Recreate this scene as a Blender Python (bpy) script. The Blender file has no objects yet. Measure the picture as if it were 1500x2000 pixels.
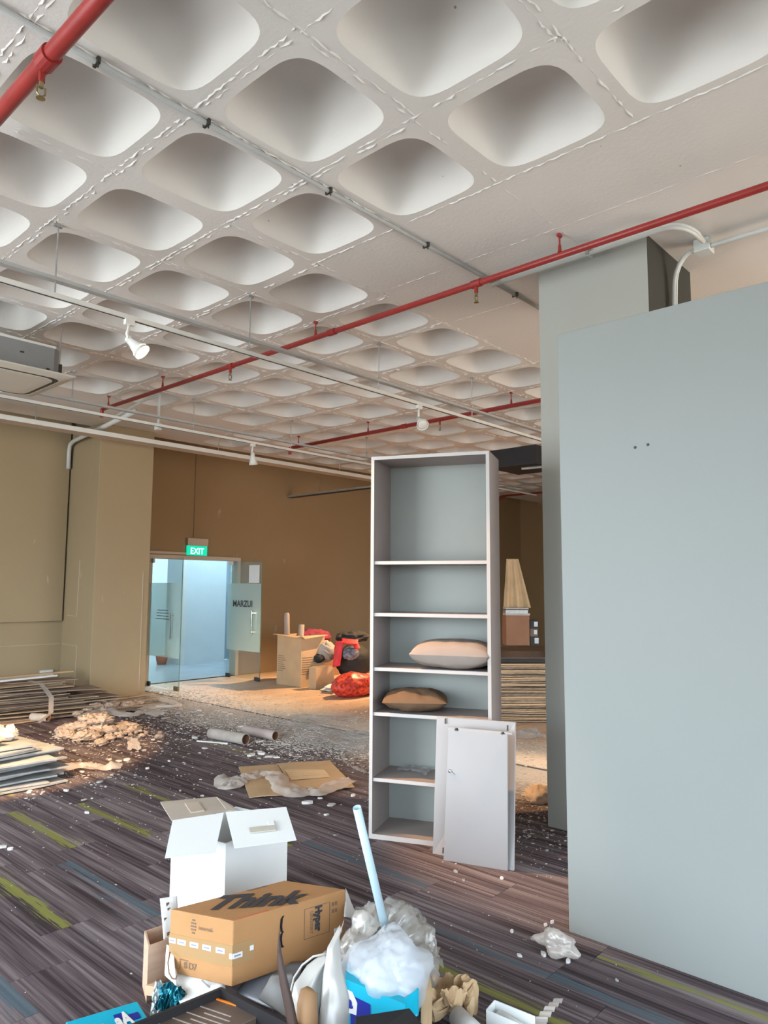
import bpy, bmesh, math, random
from mathutils import Vector, Matrix, noise
random.seed(7)
S = bpy.context.scene
COL = S.collection
PI = math.pi
# ---------------------------------------------------------------- camera
F, YAW, PIT, ROL, EYE = 1409.4, math.radians(42.38), math.radians(5.873), math.radians(0.300), 1.6
fw = Vector((math.cos(PIT)*math.cos(YAW), math.cos(PIT)*math.sin(YAW), math.sin(PIT)))
r0 = Vector((math.sin(YAW), -math.cos(YAW), 0)); u0 = r0.cross(fw)
rt = r0*math.cos(ROL) + u0*math.sin(ROL); up = rt.cross(fw)
EYEV = Vector((0, 0, EYE))
cam = bpy.data.cameras.new('camera'); cam_o = bpy.data.objects.new('camera', cam); COL.objects.link(cam_o)
cam_o.matrix_world = Matrix(((rt.x, up.x, -fw.x, 0), (rt.y, up.y, -fw.y, 0), (rt.z, up.z, -fw.z, EYE), (0, 0, 0, 1)))
cam.sensor_fit = 'VERTICAL'; cam.sensor_height = 32.0; cam.lens = F/2000*32.0
cam.clip_start = 0.05; cam.clip_end = 200
S.camera = cam_o
# ---------------------------------------------------------------- world: plain daylight sky seen through the windows
w = bpy.data.worlds.new('daylight'); S.world = w; w.use_nodes = True
nt = w.node_tree; nt.nodes.clear()
wo = nt.nodes.new('ShaderNodeOutputWorld'); bg = nt.nodes.new('ShaderNodeBackground')
tc = nt.nodes.new('ShaderNodeTexCoord'); sep = nt.nodes.new('ShaderNodeSeparateXYZ'); rp = nt.nodes.new('ShaderNodeValToRGB')
nt.links.new(tc.outputs['Generated'], sep.inputs[0]); nt.links.new(sep.outputs['Z'], rp.inputs[0])
rp.color_ramp.elements[0].position = 0.0; rp.color_ramp.elements[0].color = (.30, .32, .31, 1)
rp.color_ramp.elements[1].position = 0.06; rp.color_ramp.elements[1].color = (.80, .95, 1.08, 1)
nt.links.new(rp.outputs[0], bg.inputs[0]); nt.links.new(bg.outputs[0], wo.inputs[0])
bg.inputs[1].default_value = 7.0
# ---------------------------------------------------------------- daylight through the left window wall, plus added fill lights
def area(name, loc, direc, sx, sy, energy, color, spread=PI):
    l = bpy.data.lights.new(name, 'AREA'); l.shape = 'RECTANGLE'; l.size = sx; l.size_y = sy
    l.energy = energy; l.color = color; l.spread = spread
    o = bpy.data.objects.new(name, l); COL.objects.link(o); o.location = loc
    o.rotation_euler = Vector(direc).to_track_quat('-Z', 'Z').to_euler()
    return o
area('daylight_and_fill', (-3.75, 5.0, 1.75), (1, 0, .14), 8.8, 2.6, 1080, (.86, .95, 1.0))
area('daylight_and_fill', (0.2, -3.8, 1.75), (0, 1, .22), 6.4, 2.6, 32, (.93, .96, 1.0))  # added fill from behind the camera for faces turned to the near wall
area('daylight_and_fill', (8.8, -3.8, 1.75), (0, 1, .10), 4.0, 2.6, 260, (1.0, .92, .82))  # added warm fill to brighten the back of the room
area('corridor_fill', (8.7, 14.7, 2.9), (0, 0, -1), 2.4, 1.2, 120, (.70, .88, 1.0))  # added ceiling fill to brighten the left recess of the corridor
area('corridor_fill', (8.6, 12.0, 2.9), (0, 0, -1), 3.6, 1.6, 95, (.50, .80, 1.0))  # added ceiling fill standing in for the corridor's daylight
S.view_settings.view_transform = 'Standard'; S.view_settings.look = 'None'
S.view_settings.gamma = 1.0; S.view_settings.use_curve_mapping = False
S.view_settings.exposure = 0.0
S.cycles.max_bounces = 8; S.cycles.diffuse_bounces = 5; S.cycles.transparent_max_bounces = 12
S.cycles.caustics_reflective = False; S.cycles.caustics_refractive = False

# ---------------------------------------------------------------- pixel -> place helpers (used to read positions once)
def ray(x, y): return fw + rt*((x-750)/F) - up*((y-1000)/F)
def P(x, y, z=0.0): d = ray(x, y); return EYEV + d*((z-EYE)/d.z)
def PX(x, y, X): d = ray(x, y); return EYEV + d*(X/d.x)
def PY(x, y, Y): d = ray(x, y); return EYEV + d*(Y/d.y)
def PD(x, y, D): return EYEV + ray(x, y)*D
V = Vector
# ---------------------------------------------------------------- materials
def srgb(r, g, b):
    f = lambda c: ((c/255+.055)/1.055)**2.4 if c/255 > .04045 else c/255/12.92
    return (f(r), f(g), f(b))
def mat(name, col, rough=.75, var=.06, scale=4, bump=0, bscale=60, metal=0, spec=.4, stretch=(1, 1, 1), coord='Object', emit=None, sheen=0):
    m = bpy.data.materials.new(name); m.use_nodes = True; n = m.node_tree; b = n.nodes['Principled BSDF']
    b.inputs['Roughness'].default_value = rough; b.inputs['Metallic'].default_value = metal
    b.inputs['Specular IOR Level'].default_value = spec
    t = n.nodes.new('ShaderNodeTexCoord'); mp = n.nodes.new('ShaderNodeMapping'); mp.inputs['Scale'].default_value = stretch
    n.links.new(t.outputs[coord], mp.inputs[0])
    nz = n.nodes.new('ShaderNodeTexNoise'); nz.inputs['Scale'].default_value = scale; nz.inputs['Detail'].default_value = 5
    n.links.new(mp.outputs[0], nz.inputs['Vector'])
    r = n.nodes.new('ShaderNodeValToRGB'); r.color_ramp.elements[0].position = .3; r.color_ramp.elements[1].position = .7
    r.color_ramp.elements[0].color = (*[c*(1-var) for c in col], 1); r.color_ramp.elements[1].color = (*[min(1, c*(1+var)) for c in col], 1)
    n.links.new(nz.outputs[0], r.inputs[0]); n.links.new(r.outputs[0], b.inputs['Base Color'])
    if bump:
        n2 = n.nodes.new('ShaderNodeTexNoise'); n2.inputs['Scale'].default_value = bscale; n2.inputs['Detail'].default_value = 3
        n.links.new(mp.outputs[0], n2.inputs['Vector'])
        bp = n.nodes.new('ShaderNodeBump'); bp.inputs['Strength'].default_value = bump; bp.inputs['Distance'].default_value = .01
        n.links.new(n2.outputs[0], bp.inputs['Height']); n.links.new(bp.outputs[0], b.inputs['Normal'])
    if emit:
        b.inputs['Emission Color'].default_value = (*emit[0], 1); b.inputs['Emission Strength'].default_value = emit[1]
    return m
def film(name, col, clear, rough=.25, gloss=.12, tint=(1, 1, 1)):
    """thin sheet: part clear, part diffuse, part glossy"""
    m = bpy.data.materials.new(name); m.use_nodes = True; n = m.node_tree; n.nodes.clear(); N = n.nodes.new
    o = N('ShaderNodeOutputMaterial'); t = N('ShaderNodeBsdfTransparent'); t.inputs[0].default_value = (*tint, 1)
    d = N('ShaderNodeBsdfDiffuse'); d.inputs[0].default_value = (*col, 1)
    tl = N('ShaderNodeBsdfTranslucent'); tl.inputs[0].default_value = (*col, 1)
    g = N('ShaderNodeBsdfGlossy'); g.inputs['Roughness'].default_value = rough
    m0 = N('ShaderNodeMixShader'); m0.inputs[0].default_value = .35; n.links.new(d.outputs[0], m0.inputs[1]); n.links.new(tl.outputs[0], m0.inputs[2])
    m1 = N('ShaderNodeMixShader'); m1.inputs[0].default_value = 1-clear; n.links.new(t.outputs[0], m1.inputs[1]); n.links.new(m0.outputs[0], m1.inputs[2])
    m2 = N('ShaderNodeMixShader'); m2.inputs[0].default_value = gloss; n.links.new(m1.outputs[0], m2.inputs[1]); n.links.new(g.outputs[0], m2.inputs[2])
    n.links.new(m2.outputs[0], o.inputs[0]); return m
def mnode(n, op, a, b=None, c=None):
    x = n.nodes.new('ShaderNodeMath'); x.operation = op
    for i, v in enumerate((a, b, c)):
        if v is None: continue
        if isinstance(v, (int, float)): x.inputs[i].default_value = v
        else: n.links.new(v, x.inputs[i])
    return x.outputs[0]

def ceiling_mat():
    m = mat('painted_concrete', (.70, .665, .63), .8, .03, 1.2, .18, 45); n = m.node_tree; b = n.nodes['Principled BSDF']
    src = b.inputs['Base Color'].links[0].from_socket
    t = n.nodes.new('ShaderNodeTexCoord'); vo = n.nodes.new('ShaderNodeTexVoronoi'); vo.inputs['Scale'].default_value = 7
    g = n.nodes.new('ShaderNodeNewGeometry')
    n.links.new(g.outputs['Position'], vo.inputs['Vector'])
    sel = n.nodes.new('ShaderNodeSeparateColor'); n.links.new(vo.outputs['Color'], sel.inputs[0])
    rad = mnode(n, 'MULTIPLY', mnode(n, 'MAXIMUM', mnode(n, 'SUBTRACT', sel.outputs[0], .45), 0), .10)
    k = mnode(n, 'LESS_THAN', vo.outputs['Distance'], rad)
    mx = n.nodes.new('ShaderNodeMix'); mx.data_type = 'RGBA'; n.links.new(mnode(n, 'MULTIPLY', k, .7), mx.inputs[0])
    n.links.new(src, mx.inputs[6]); mx.inputs[7].default_value = (.12, .11, .10, 1)
    n.links.new(mx.outputs[2], b.inputs['Base Color']); return m
def dust_mask(n, lo=.0):
    """white plaster dust trodden into the floor along the carpet / timber seam; a stain fixed in the room"""
    g = n.nodes.new('ShaderNodeNewGeometry'); s = n.nodes.new('ShaderNodeSeparateXYZ'); n.links.new(g.outputs['Position'], s.inputs[0])
    a = n.nodes.new('ShaderNodeTexNoise'); a.inputs['Scale'].default_value = 1.3; a.inputs['Detail'].default_value = 3; n.links.new(g.outputs['Position'], a.inputs['Vector'])
    xx = mnode(n, 'ADD', s.outputs['X'], mnode(n, 'MULTIPLY', a.outputs[0], 1.4))
    d = mnode(n, 'DIVIDE', mnode(n, 'ABSOLUTE', mnode(n, 'SUBTRACT', xx, 6.5)), 1.45)
    base = mnode(n, 'MAXIMUM', mnode(n, 'SUBTRACT', 1.0, d), 0.0)
    f = n.nodes.new('ShaderNodeTexNoise'); f.inputs['Scale'].default_value = 1; f.inputs['Detail'].default_value = 8; f.inputs['Roughness'].default_value = .8
    fm = n.nodes.new('ShaderNodeMapping'); fm.inputs['Rotation'].default_value = (0, 0, .75); fm.inputs['Scale'].default_value = (30, 12, 1); n.links.new(g.outputs['Position'], fm.inputs[0]); n.links.new(fm.outputs[0], f.inputs['Vector'])
    k = mnode(n, 'MULTIPLY', mnode(n, 'SUBTRACT', mnode(n, 'ADD', f.outputs[0], mnode(n, 'MULTIPLY', base, .42)), .585), 4.0)
    k = mnode(n, 'MINIMUM', mnode(n, 'MAXIMUM', k, 0.0), 1.0)
    return mnode(n, 'MULTIPLY', k, mnode(n, 'MINIMUM', mnode(n, 'MULTIPLY', base, 2.8), .8))
def add_dust(m, col=(.62, .57, .50)):
    n = m.node_tree; b = n.nodes['Principled BSDF']; src = b.inputs['Base Color'].links[0].from_socket
    mx = n.nodes.new('ShaderNodeMix'); mx.data_type = 'RGBA'; n.links.new(dust_mask(n), mx.inputs[0])
    n.links.new(src, mx.inputs[6]); mx.inputs[7].default_value = (*col, 1); n.links.new(mx.outputs[2], b.inputs['Base Color'])
def carpet_mat():
    m = bpy.data.materials.new('striped_carpet'); m.use_nodes = True; n = m.node_tree; b = n.nodes['Principled BSDF']
    b.inputs['Roughness'].default_value = .85; b.inputs['Specular IOR Level'].default_value = .22
    t = n.nodes.new('ShaderNodeTexCoord'); oi = n.nodes.new('ShaderNodeObjectInfo')
    off = n.nodes.new('ShaderNodeCombineXYZ'); n.links.new(mnode(n, 'MULTIPLY', oi.outputs['Random'], 37.0), off.inputs[0]); n.links.new(mnode(n, 'MULTIPLY', oi.outputs['Random'], 91.0), off.inputs[1])
    ad = n.nodes.new('ShaderNodeVectorMath'); n.links.new(t.outputs['Object'], ad.inputs[0]); n.links.new(off.outputs[0], ad.inputs[1])
    def stripes(sx, sy, det):
        mp = n.nodes.new('ShaderNodeMapping'); mp.inputs['Scale'].default_value = (sx, sy, 1); n.links.new(ad.outputs[0], mp.inputs[0])
        z = n.nodes.new('ShaderNodeTexNoise'); z.inputs['Scale'].default_value = 1; z.inputs['Detail'].default_value = det; n.links.new(mp.outputs[0], z.inputs['Vector']); return z.outputs[0]
    r = n.nodes.new('ShaderNodeValToRGB'); e = r.color_ramp.elements
    e[0].position = .34; e[0].color = (.044, .030, .034, 1); e[1].position = .71; e[1].color = (.27, .23, .235, 1)
    e2 = e.new(.5); e2.color = (.125, .096, .105, 1)
    s = mnode(n, 'ADD', mnode(n, 'MULTIPLY', stripes(62, 1.1, 4), .72), mnode(n, 'MULTIPLY', stripes(11, .5, 2), .6))
    s = mnode(n, 'ADD', s, mnode(n, 'MULTIPLY', mnode(n, 'SUBTRACT', oi.outputs['Random'], .5), .10))
    n.links.new(mnode(n, 'SUBTRACT', s, .16), r.inputs[0])
    at = n.nodes.new('ShaderNodeAttribute'); at.attribute_type = 'OBJECT'; at.attribute_name = 'streak_x'
    aw = n.nodes.new('ShaderNodeAttribute'); aw.attribute_type = 'OBJECT'; aw.attribute_name = 'streak_w'
    ac = n.nodes.new('ShaderNodeAttribute'); ac.attribute_type = 'OBJECT'; ac.attribute_name = 'streak_c'
    sp = n.nodes.new('ShaderNodeSeparateXYZ'); n.links.new(t.outputs['Object'], sp.inputs[0])
    dx = mnode(n, 'ABSOLUTE', mnode(n, 'SUBTRACT', sp.outputs['X'], at.outputs['Fac']))
    rag = mnode(n, 'MULTIPLY', mnode(n, 'POWER', stripes(120, 4, 4), 3.0), 9.5)
    k = mnode(n, 'MULTIPLY', mnode(n, 'SUBTRACT', aw.outputs['Fac'], mnode(n, 'MULTIPLY', dx, rag)), 90)
    k = mnode(n, 'MINIMUM', mnode(n, 'MAXIMUM', k, 0), .68)
    cc = n.nodes.new('ShaderNodeMix'); cc.data_type = 'RGBA'; n.links.new(ac.outputs['Fac'], cc.inputs[0])
    cc.inputs[6].default_value = (.27, .28, .045, 1); cc.inputs[7].default_value = (.075, .13, .165, 1)
    mx = n.nodes.new('ShaderNodeMix'); mx.data_type = 'RGBA'; n.links.new(k, mx.inputs[0]); n.links.new(r.outputs[0], mx.inputs[6]); n.links.new(cc.outputs[2], mx.inputs[7])
    n.links.new(mx.outputs[2], b.inputs['Base Color'])
    z = n.nodes.new('ShaderNodeTexNoise'); z.inputs['Scale'].default_value = 350; n.links.new(t.outputs['Object'], z.inputs['Vector'])
    bp = n.nodes.new('ShaderNodeBump'); bp.inputs['Strength'].default_value = .6; bp.inputs['Distance'].default_value = .004
    n.links.new(z.outputs[0], bp.inputs['Height']); n.links.new(bp.outputs[0], b.inputs['Normal'])
    add_dust(m, (.68, .64, .59)); return m
def wood_floor_mat():
    m = mat('timber_floor', (.60, .42, .29), .45, .16, 3, .1, 40, stretch=(.5, 7, 1)); n = m.node_tree; b = n.nodes['Principled BSDF']
    src = b.inputs['Base Color'].links[0].from_socket
    oi = n.nodes.new('ShaderNodeObjectInfo'); hs = n.nodes.new('ShaderNodeHueSaturation')
    n.links.new(mnode(n, 'ADD', mnode(n, 'MULTIPLY', oi.outputs['Random'], .25), .87), hs.inputs['Value']); n.links.new(src, hs.inputs['Color'])
    n.links.new(hs.outputs[0], b.inputs['Base Color']); add_dust(m, (.84, .78, .70)); return m
def wall_mat(name, col, marks=.5):
    """flat wall paint with a few pale scuffs where plaster shows"""
    m = mat(name, col, .85, .04, .8, .15, 90); n = m.node_tree; b = n.nodes['Principled BSDF']
    if marks:
        src = b.inputs['Base Color'].links[0].from_socket; g = n.nodes.new('ShaderNodeNewGeometry')
        mp = n.nodes.new('ShaderNodeMapping'); mp.inputs['Scale'].default_value = (6, 6, 1.6); n.links.new(g.outputs['Position'], mp.inputs[0])
        z = n.nodes.new('ShaderNodeTexNoise'); z.inputs['Scale'].default_value = 1.0; z.inputs['Detail'].default_value = 6; n.links.new(mp.outputs[0], z.inputs['Vector'])
        k = mnode(n, 'MINIMUM', mnode(n, 'MAXIMUM', mnode(n, 'MULTIPLY', mnode(n, 'SUBTRACT', z.outputs[0], .70), 9), 0), marks)
        mx = n.nodes.new('ShaderNodeMix'); mx.data_type = 'RGBA'; n.links.new(k, mx.inputs[0]); n.links.new(src, mx.inputs[6]); mx.inputs[7].default_value = (.55, .5, .42, 1)
        n.links.new(mx.outputs[2], b.inputs['Base Color'])
    return m

M = dict(
 ceil=ceiling_mat(), carpet=carpet_mat(), wood=wood_floor_mat(),
 sub=mat('subfloor', (.12, .10, .09), .9),
 olive=wall_mat('olive_wall_paint', (.36, .275, .165)), shadewall=wall_mat('shaded_wall_paint', (.30, .195, .10), .3),  # second tone: the wall paint with the door wall's shade put into its colour
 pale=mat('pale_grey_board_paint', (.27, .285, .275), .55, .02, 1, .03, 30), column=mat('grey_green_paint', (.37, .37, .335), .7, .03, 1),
 colshade=mat('shaded_column_paint', (.045, .042, .033), .8),  # column side darkened in its colour to carry the shade there
 red=mat('red_pipe_paint', (.29, .028, .025), .38, .10, 12), brass=mat('tarnished_brass', (.30, .24, .12), .4, .2, 40, metal=.8),
 steel=mat('galvanised_steel', (.45, .46, .46), .4, .12, 25, metal=.7), conduit=mat('grey_conduit', (.42, .42, .41), .5, .08, 8),
 wpipe=mat('white_pvc', (.62, .63, .60), .4, .05, 5), dark=mat('dark_metal', (.04, .035, .03), .5), white=mat('white_enamel', (.72, .71, .67), .35, .03),
 black=mat('black_plastic', (.012, .012, .014), .35), acgrey=mat('grey_sheet_metal', (.27, .275, .28), .55, .05, 6, metal=.2), acpanel=mat('cream_plastic', (.58, .54, .47), .45, .02),
 lam=mat('grey_laminate', (.31, .265, .25), .5, .04, 9, .05, 200), lamback=mat('pale_green_grey_backing', (.31, .325, .305), .6, .03), lamedge=mat('laminate_edging', (.52, .48, .46), .45, .03),
 panel=mat('white_laminate', (.40, .39, .395), .42, .02), chrome=mat('chrome', (.75, .75, .75), .15, .02, metal=1),
 card=mat('brown_cardboard', (.47, .24, .10), .8, .07, 5, .15, 120), card2=mat('tan_cardboard', (.52, .36, .21), .8, .08, 4, .15, 90), carddark=mat('dark_cardboard', (.26, .13, .075), .8, .08),
 wcard=mat('white_cardboard', (.78, .80, .80), .7, .02), greycard=mat('grey_inner_cardboard', (.50, .44, .38), .85, .06), tape=mat('brown_tape', (.42, .255, .12), .3, .05), ink=mat('charcoal_ink', (.055, .05, .055), .7, .15, 30),
 inkf=mat('faded_ink', (.22, .14, .09), .8), rink=mat('orange_ink', (.55, .13, .06), .8), label=mat('white_label', (.80, .78, .78), .5), bluetx=mat('blue_grey_print', (.25, .27, .42), .7),
 paper=mat('white_paper', (.72, .71, .70), .8, .03, 8, .3, 30), plaster=mat('broken_plaster', (.62, .60, .57), .9, .12, 12, .8, 40), cream=mat('cream_foam', (.66, .52, .38), .9, .12, 12, .9, 35),
 board=mat('old_brown_board', (.25, .18, .135), .8, .25, 3, .4, 40, stretch=(1, 8, 8)), boardt=mat('tan_fibreboard', (.40, .285, .185), .8, .2, 3, .4, 40, stretch=(1, 8, 8)), boardg=mat('grey_plasterboard', (.42, .43, .43), .85, .15, 6, .6, 30),
 pill=mat('cream_cotton', (.33, .27, .235), .9, .05, 6, .25, 300), cush=mat('brown_fabric', (.17, .10, .055), .9, .12, 6, .3, 300),
 blk=mat('black_cloth', (.02, .02, .022), .8, .2, 6, .5, 40), redc=mat('red_strap_fabric', (.62, .03, .035), .6, .2, 10, .3, 60), maroon=mat('maroon_cloth', (.22, .025, .06), .85, .25, 8, .5, 30),
 greyb=mat('grey_cloth', (.42, .38, .34), .9, .15, 8, .5, 30), coat=mat('cream_cloth', (.48, .34, .20), .9, .15, 5, .4, 30),
 cyan=mat('cyan_print', (.0, .42, .62), .35, .04), navy=mat('royal_blue_print', (.01, .02, .30), .35), teal=mat('teal_foil', (.02, .22, .30), .25, .7, 30, .8, 30, metal=.5), silver=mat('silver_bubble_film', (.62, .66, .68), .3, .2, 60, .8, 90),
 orange=mat('orange_print', (.85, .22, .02), .5), blackcard=mat('black_card', (.018, .016, .018), .55, .2), brownblk=mat('brown_black_print', (.13, .09, .07), .4, .1),
 bluetube=mat('pale_blue_plastic', (.50, .66, .74), .4, .03), tan=mat('tan_wooden_tube', (.36, .20, .10), .6, .1), lightw=mat('pale_timber', (.62, .42, .30), .7, .12, 4, stretch=(1, 10, 10)), strap=mat('dark_brown_plastic', (.10, .065, .055), .35, .15, 10),
 cwall=mat('corridor_wall', (.66, .70, .72), .8, .02), cfloor=mat('corridor_floor', (.40, .43, .46), .25, .06, 3), cbeige=mat('door_frame_paint', (.50, .40, .31), .6, .04), cdoor=mat('grey_blue_door', (.34, .40, .46), .6),
 gedge=mat('green_glass_edge', (.12, .20, .17), .2), terra=mat('terracotta', (.55, .15, .09), .8),
 bagskin=film('milky_bag_skin', (.86, .88, .92), .50, .38, .07),
 glass=film('clear_glass', (.8, .9, .87), .97, .02, .07, (.90, .965, .945)), frost=film('frosted_film', (.75, .90, .88), .60, .3, .03, (.93, .99, .98)),
 plastic=film('clear_plastic_sheet', (.80, .82, .82), .70, .22, .12), bag=film('crumpled_clear_bag', (.74, .68, .62), .58, .25, .10), wrap=film('milky_wrap', (.88, .80, .74), .32, .25, .12), fog=film('milky_sheet', (.78, .76, .73), .10, .3, .10), tissue=mat('crumpled_tissue', (.50, .385, .30), .9, .08, 9, .5, 40),
 wbag=mat('white_bag_plastic', (.62, .67, .74), .3, .05, 9, .9, 11),
 exitg=mat('green_exit_face', (.0, .45, .28), .4, .02, emit=((.0, .55, .34), 1.1)), exitw=mat('white_exit_letters', (.8, 1, .95), .5, 0, emit=((.75, 1, .92), 1.3)),
 lamp=mat('glowing_lamp', (1, .8, .5), .5, 0, emit=((1.0, .66, .30), 60)),
)
M['redp'] = mat('red_patterned_bag', (.55, .05, .03), .45, .75, 22, .2, 30)
# ---------------------------------------------------------------- mesh builder
class MB:
    def __init__(s): s.v = []; s.f = []; s.m = []
    def add(s, vs, fs, m=0):
        o = len(s.v); s.v += [V(p) for p in vs]; s.f += [[i+o for i in f] for f in fs]; s.m += [m]*len(fs); return s
    def hexa(s, b, t, m=0):   # four bottom corners, four top corners (same order)
        return s.add(list(b)+list(t), [(3, 2, 1, 0), (4, 5, 6, 7), (0, 1, 5, 4), (1, 2, 6, 5), (2, 3, 7, 6), (3, 0, 4, 7)], m)
    def box(s, c, d, rz=0, m=0, mt=None):
        x, y, z = d[0]/2, d[1]/2, d[2]/2
        ps = [V(p) for p in ((-x, -y, -z), (x, -y, -z), (x, y, -z), (-x, y, -z), (-x, -y, z), (x, -y, z), (x, y, z), (-x, y, z))]
        R = mt if mt is not None else Matrix.Rotation(rz, 3, 'Z')
        ps = [R @ p + V(c) for p in ps]; return s.hexa(ps[:4], ps[4:], m)
    def span(s, a, b, m=0): a, b = V(a), V(b); return s.box((a+b)/2, [abs(q) for q in (b-a)], 0, m)
    def plank(s, a, b, w, h, m=0, roll=0):   # box whose axis runs a->b
        a, b = V(a), V(b); d = b-a; q = d.to_track_quat('X', 'Z').to_matrix() @ Matrix.Rotation(roll, 3, 'X')
        return s.box((a+b)/2, (d.length, w, h), 0, m, q)
    def tube(s, pts, r, n=10, m=0, cap=True):
        pts = [V(p) for p in pts]; rs = r if isinstance(r, (list, tuple)) else [r]*len(pts); o = len(s.v); k = len(pts)
        prev = None
        for i, p in enumerate(pts):
            d = (pts[min(i+1, k-1)]-pts[max(i-1, 0)]).normalized()
            a = prev-d*prev.dot(d) if prev else d.orthogonal()
            a.normalize(); b = d.cross(a); prev = a
            for j in range(n):
                t = 2*PI*j/n; s.v.append(p+(a*math.cos(t)+b*math.sin(t))*rs[i])
        for i in range(k-1):
            for j in range(n):
                s.f.append([o+i*n+j, o+i*n+(j+1) % n, o+(i+1)*n+(j+1) % n, o+(i+1)*n+j]); s.m.append(m)
        if cap:
            s.f.append([o+j for j in range(n)][::-1]); s.m.append(m); s.f.append([o+(k-1)*n+j for j in range(n)]); s.m.append(m)
        return s
    def hollow(s, a, b, r, t=.003, n=20, m=0, m2=None):   # open-ended pipe
        a, b = V(a), V(b); d = (b-a).normalized(); x = d.orthogonal().normalized(); y = d.cross(x); o = len(s.v)
        for p, rr in ((a, r), (b, r), (b, r-t), (a, r-t)):
            for j in range(n): q = 2*PI*j/n; s.v.append(p+(x*math.cos(q)+y*math.sin(q))*rr)
        for k in range(4):
            for j in range(n):
                s.f.append([o+k*n+j, o+k*n+(j+1) % n, o+((k+1) % 4)*n+(j+1) % n, o+((k+1) % 4)*n+j]); s.m.append(m2 if (k == 2 and m2 is not None) else m)
        return s
    def grid(s, fn, nu, nv, m=0, closeu=False):
        o = len(s.v); W = nu if closeu else nu+1
        for j in range(nv+1):
            for i in range(W): s.v.append(V(fn(i/nu, j/nv)))
        for j in range(nv):
            for i in range(nu):
                a = o+j*W+i; b = o+j*W+(i+1) % W; s.f.append([a, b, b+W, a+W]); s.m.append(m)
        return s
    def lathe(s, c, axis, prof, n=20, m=0):
        c = V(c); d = V(axis).normalized(); x = d.orthogonal().normalized(); y = d.cross(x)
        return s.grid(lambda u, v: c+d*_lp(prof, v)[0]+(x*math.cos(2*PI*u)+y*math.sin(2*PI*u))*_lp(prof, v)[1], n, len(prof)-1, m, True)
def _lp(p, v): return p[min(len(p)-1, int(round(v*(len(p)-1))))]
def wloc(p):
    a = V((0, 0, 0))
    while p is not None: a = a+p.location; p = p.parent
    return a
def build(name, b, mats, parent=None, smooth=False, bevel=0, solid=0, sub=0, kind=None):
    me = bpy.data.meshes.new(name); o0 = wloc(parent)
    me.from_pydata([p-o0 for p in b.v], [], b.f); me.update()
    for k in (mats if isinstance(mats, (list, tuple)) else [mats]): me.materials.append(M[k] if isinstance(k, str) else k)
    for p, k in zip(me.polygons, b.m): p.material_index = k; p.use_smooth = smooth
    o = bpy.data.objects.new(name, me); COL.objects.link(o)
    if parent is not None: o.parent = parent
    if solid: md = o.modifiers.new('solid', 'SOLIDIFY'); md.thickness = solid; md.offset = 0
    if sub: md = o.modifiers.new('sub', 'SUBSURF'); md.levels = sub; md.render_levels = sub
    if bevel: md = o.modifiers.new('bevel', 'BEVEL'); md.width = bevel; md.segments = 2; md.limit_method = 'ANGLE'; md.angle_limit = .7
    if kind: o['kind'] = kind
    return o
def tag(o, label, cat, group=None):
    o['label'] = label; o['category'] = cat
    if group: o['group'] = group
    return o
def struct(o): o['kind'] = 'structure'; return o
def thing(name, label, cat, loc=(0, 0, 0), group=None):
    o = bpy.data.objects.new(name, None); COL.objects.link(o); o.location = V(loc); o.empty_display_size = .1; return tag(o, label, cat, group)
def copy_tree(o, parent=None):
    c = o.copy(); COL.objects.link(c); c.parent = parent
    for ch in list(o.children): copy_tree(ch, c)
    return c
def txt(name, s, P0, U, W, mt, parent, bold=0, shear=0, kind=None, lift=.0012, anchor='LEFT'):
    """flat lettering: text x runs along U, text y along W (both per unit of letter size)"""
    cu = bpy.data.curves.new(name, 'FONT'); cu.body = s; cu.size = 1; cu.offset = bold; cu.shear = shear; cu.align_x = anchor; cu.resolution_u = 3
    t = bpy.data.objects.new(name, cu); COL.objects.link(t)
    me = bpy.data.meshes.new_from_object(t.evaluated_get(bpy.context.evaluated_depsgraph_get()))
    COL.objects.unlink(t); bpy.data.objects.remove(t)
    P0, U, W = V(P0), V(U), V(W); nn = U.cross(W).normalized()*lift; o0 = wloc(parent)
    for v in me.vertices: v.co = P0+U*v.co.x+W*v.co.y+nn-o0
    me.materials.clear(); me.materials.append(M[mt]); me.name = name
    o = bpy.data.objects.new(name, me); COL.objects.link(o); o.parent = parent; return o
def fbm(p, k=1.0, o=4): return noise.fractal(V(p)*k, 1.0, 2.0, o)
def skin(c, r, amp, freq, seed=0, nu=80, nv=48):
    """thin crinkled film over a rounded body"""
    c = V(c)
    def fn(u, v):
        th = 2*PI*u; ph = PI*v; d = V((math.cos(th)*math.sin(ph), math.sin(th)*math.sin(ph), math.cos(ph))); q = d*freq+V((seed, 0, seed)); q2 = V((q.x*1.0, q.y*2.6, q.z*1.4))
        k = 1+amp*(noise.noise(q*.5)*1.2-abs(noise.noise(q2))*.6-abs(noise.noise(q2*2.3))*.25); return c+V((d.x*r[0]*k, d.y*r[1]*k, d.z*r[2]*k))
    return MB().grid(fn, nu, nv, 0, True)
def blob(c, r, amp=.15, freq=6, nu=40, nv=24, flat=None, seed=0, pw=1.0):
    c = V(c)
    def fn(u, v):
        th = 2*PI*u; ph = PI*v; d = V((math.cos(th)*math.sin(ph), math.sin(th)*math.sin(ph), math.cos(ph)))
        q = d*(freq*.28)+V((seed, seed*.7, 0)); k = 1+amp*(.5-1.5*abs(noise.noise(q))-.7*abs(noise.noise(q*2.3))-.25*abs(noise.noise(q*5)))
        p = V((d.x*r[0]*k, d.y*r[1]*k, d.z*r[2]*k))
        if flat is not None: p.z = max(p.z, flat)
        return c+p
    return MB().grid(fn, nu, nv, 0, True)
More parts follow.
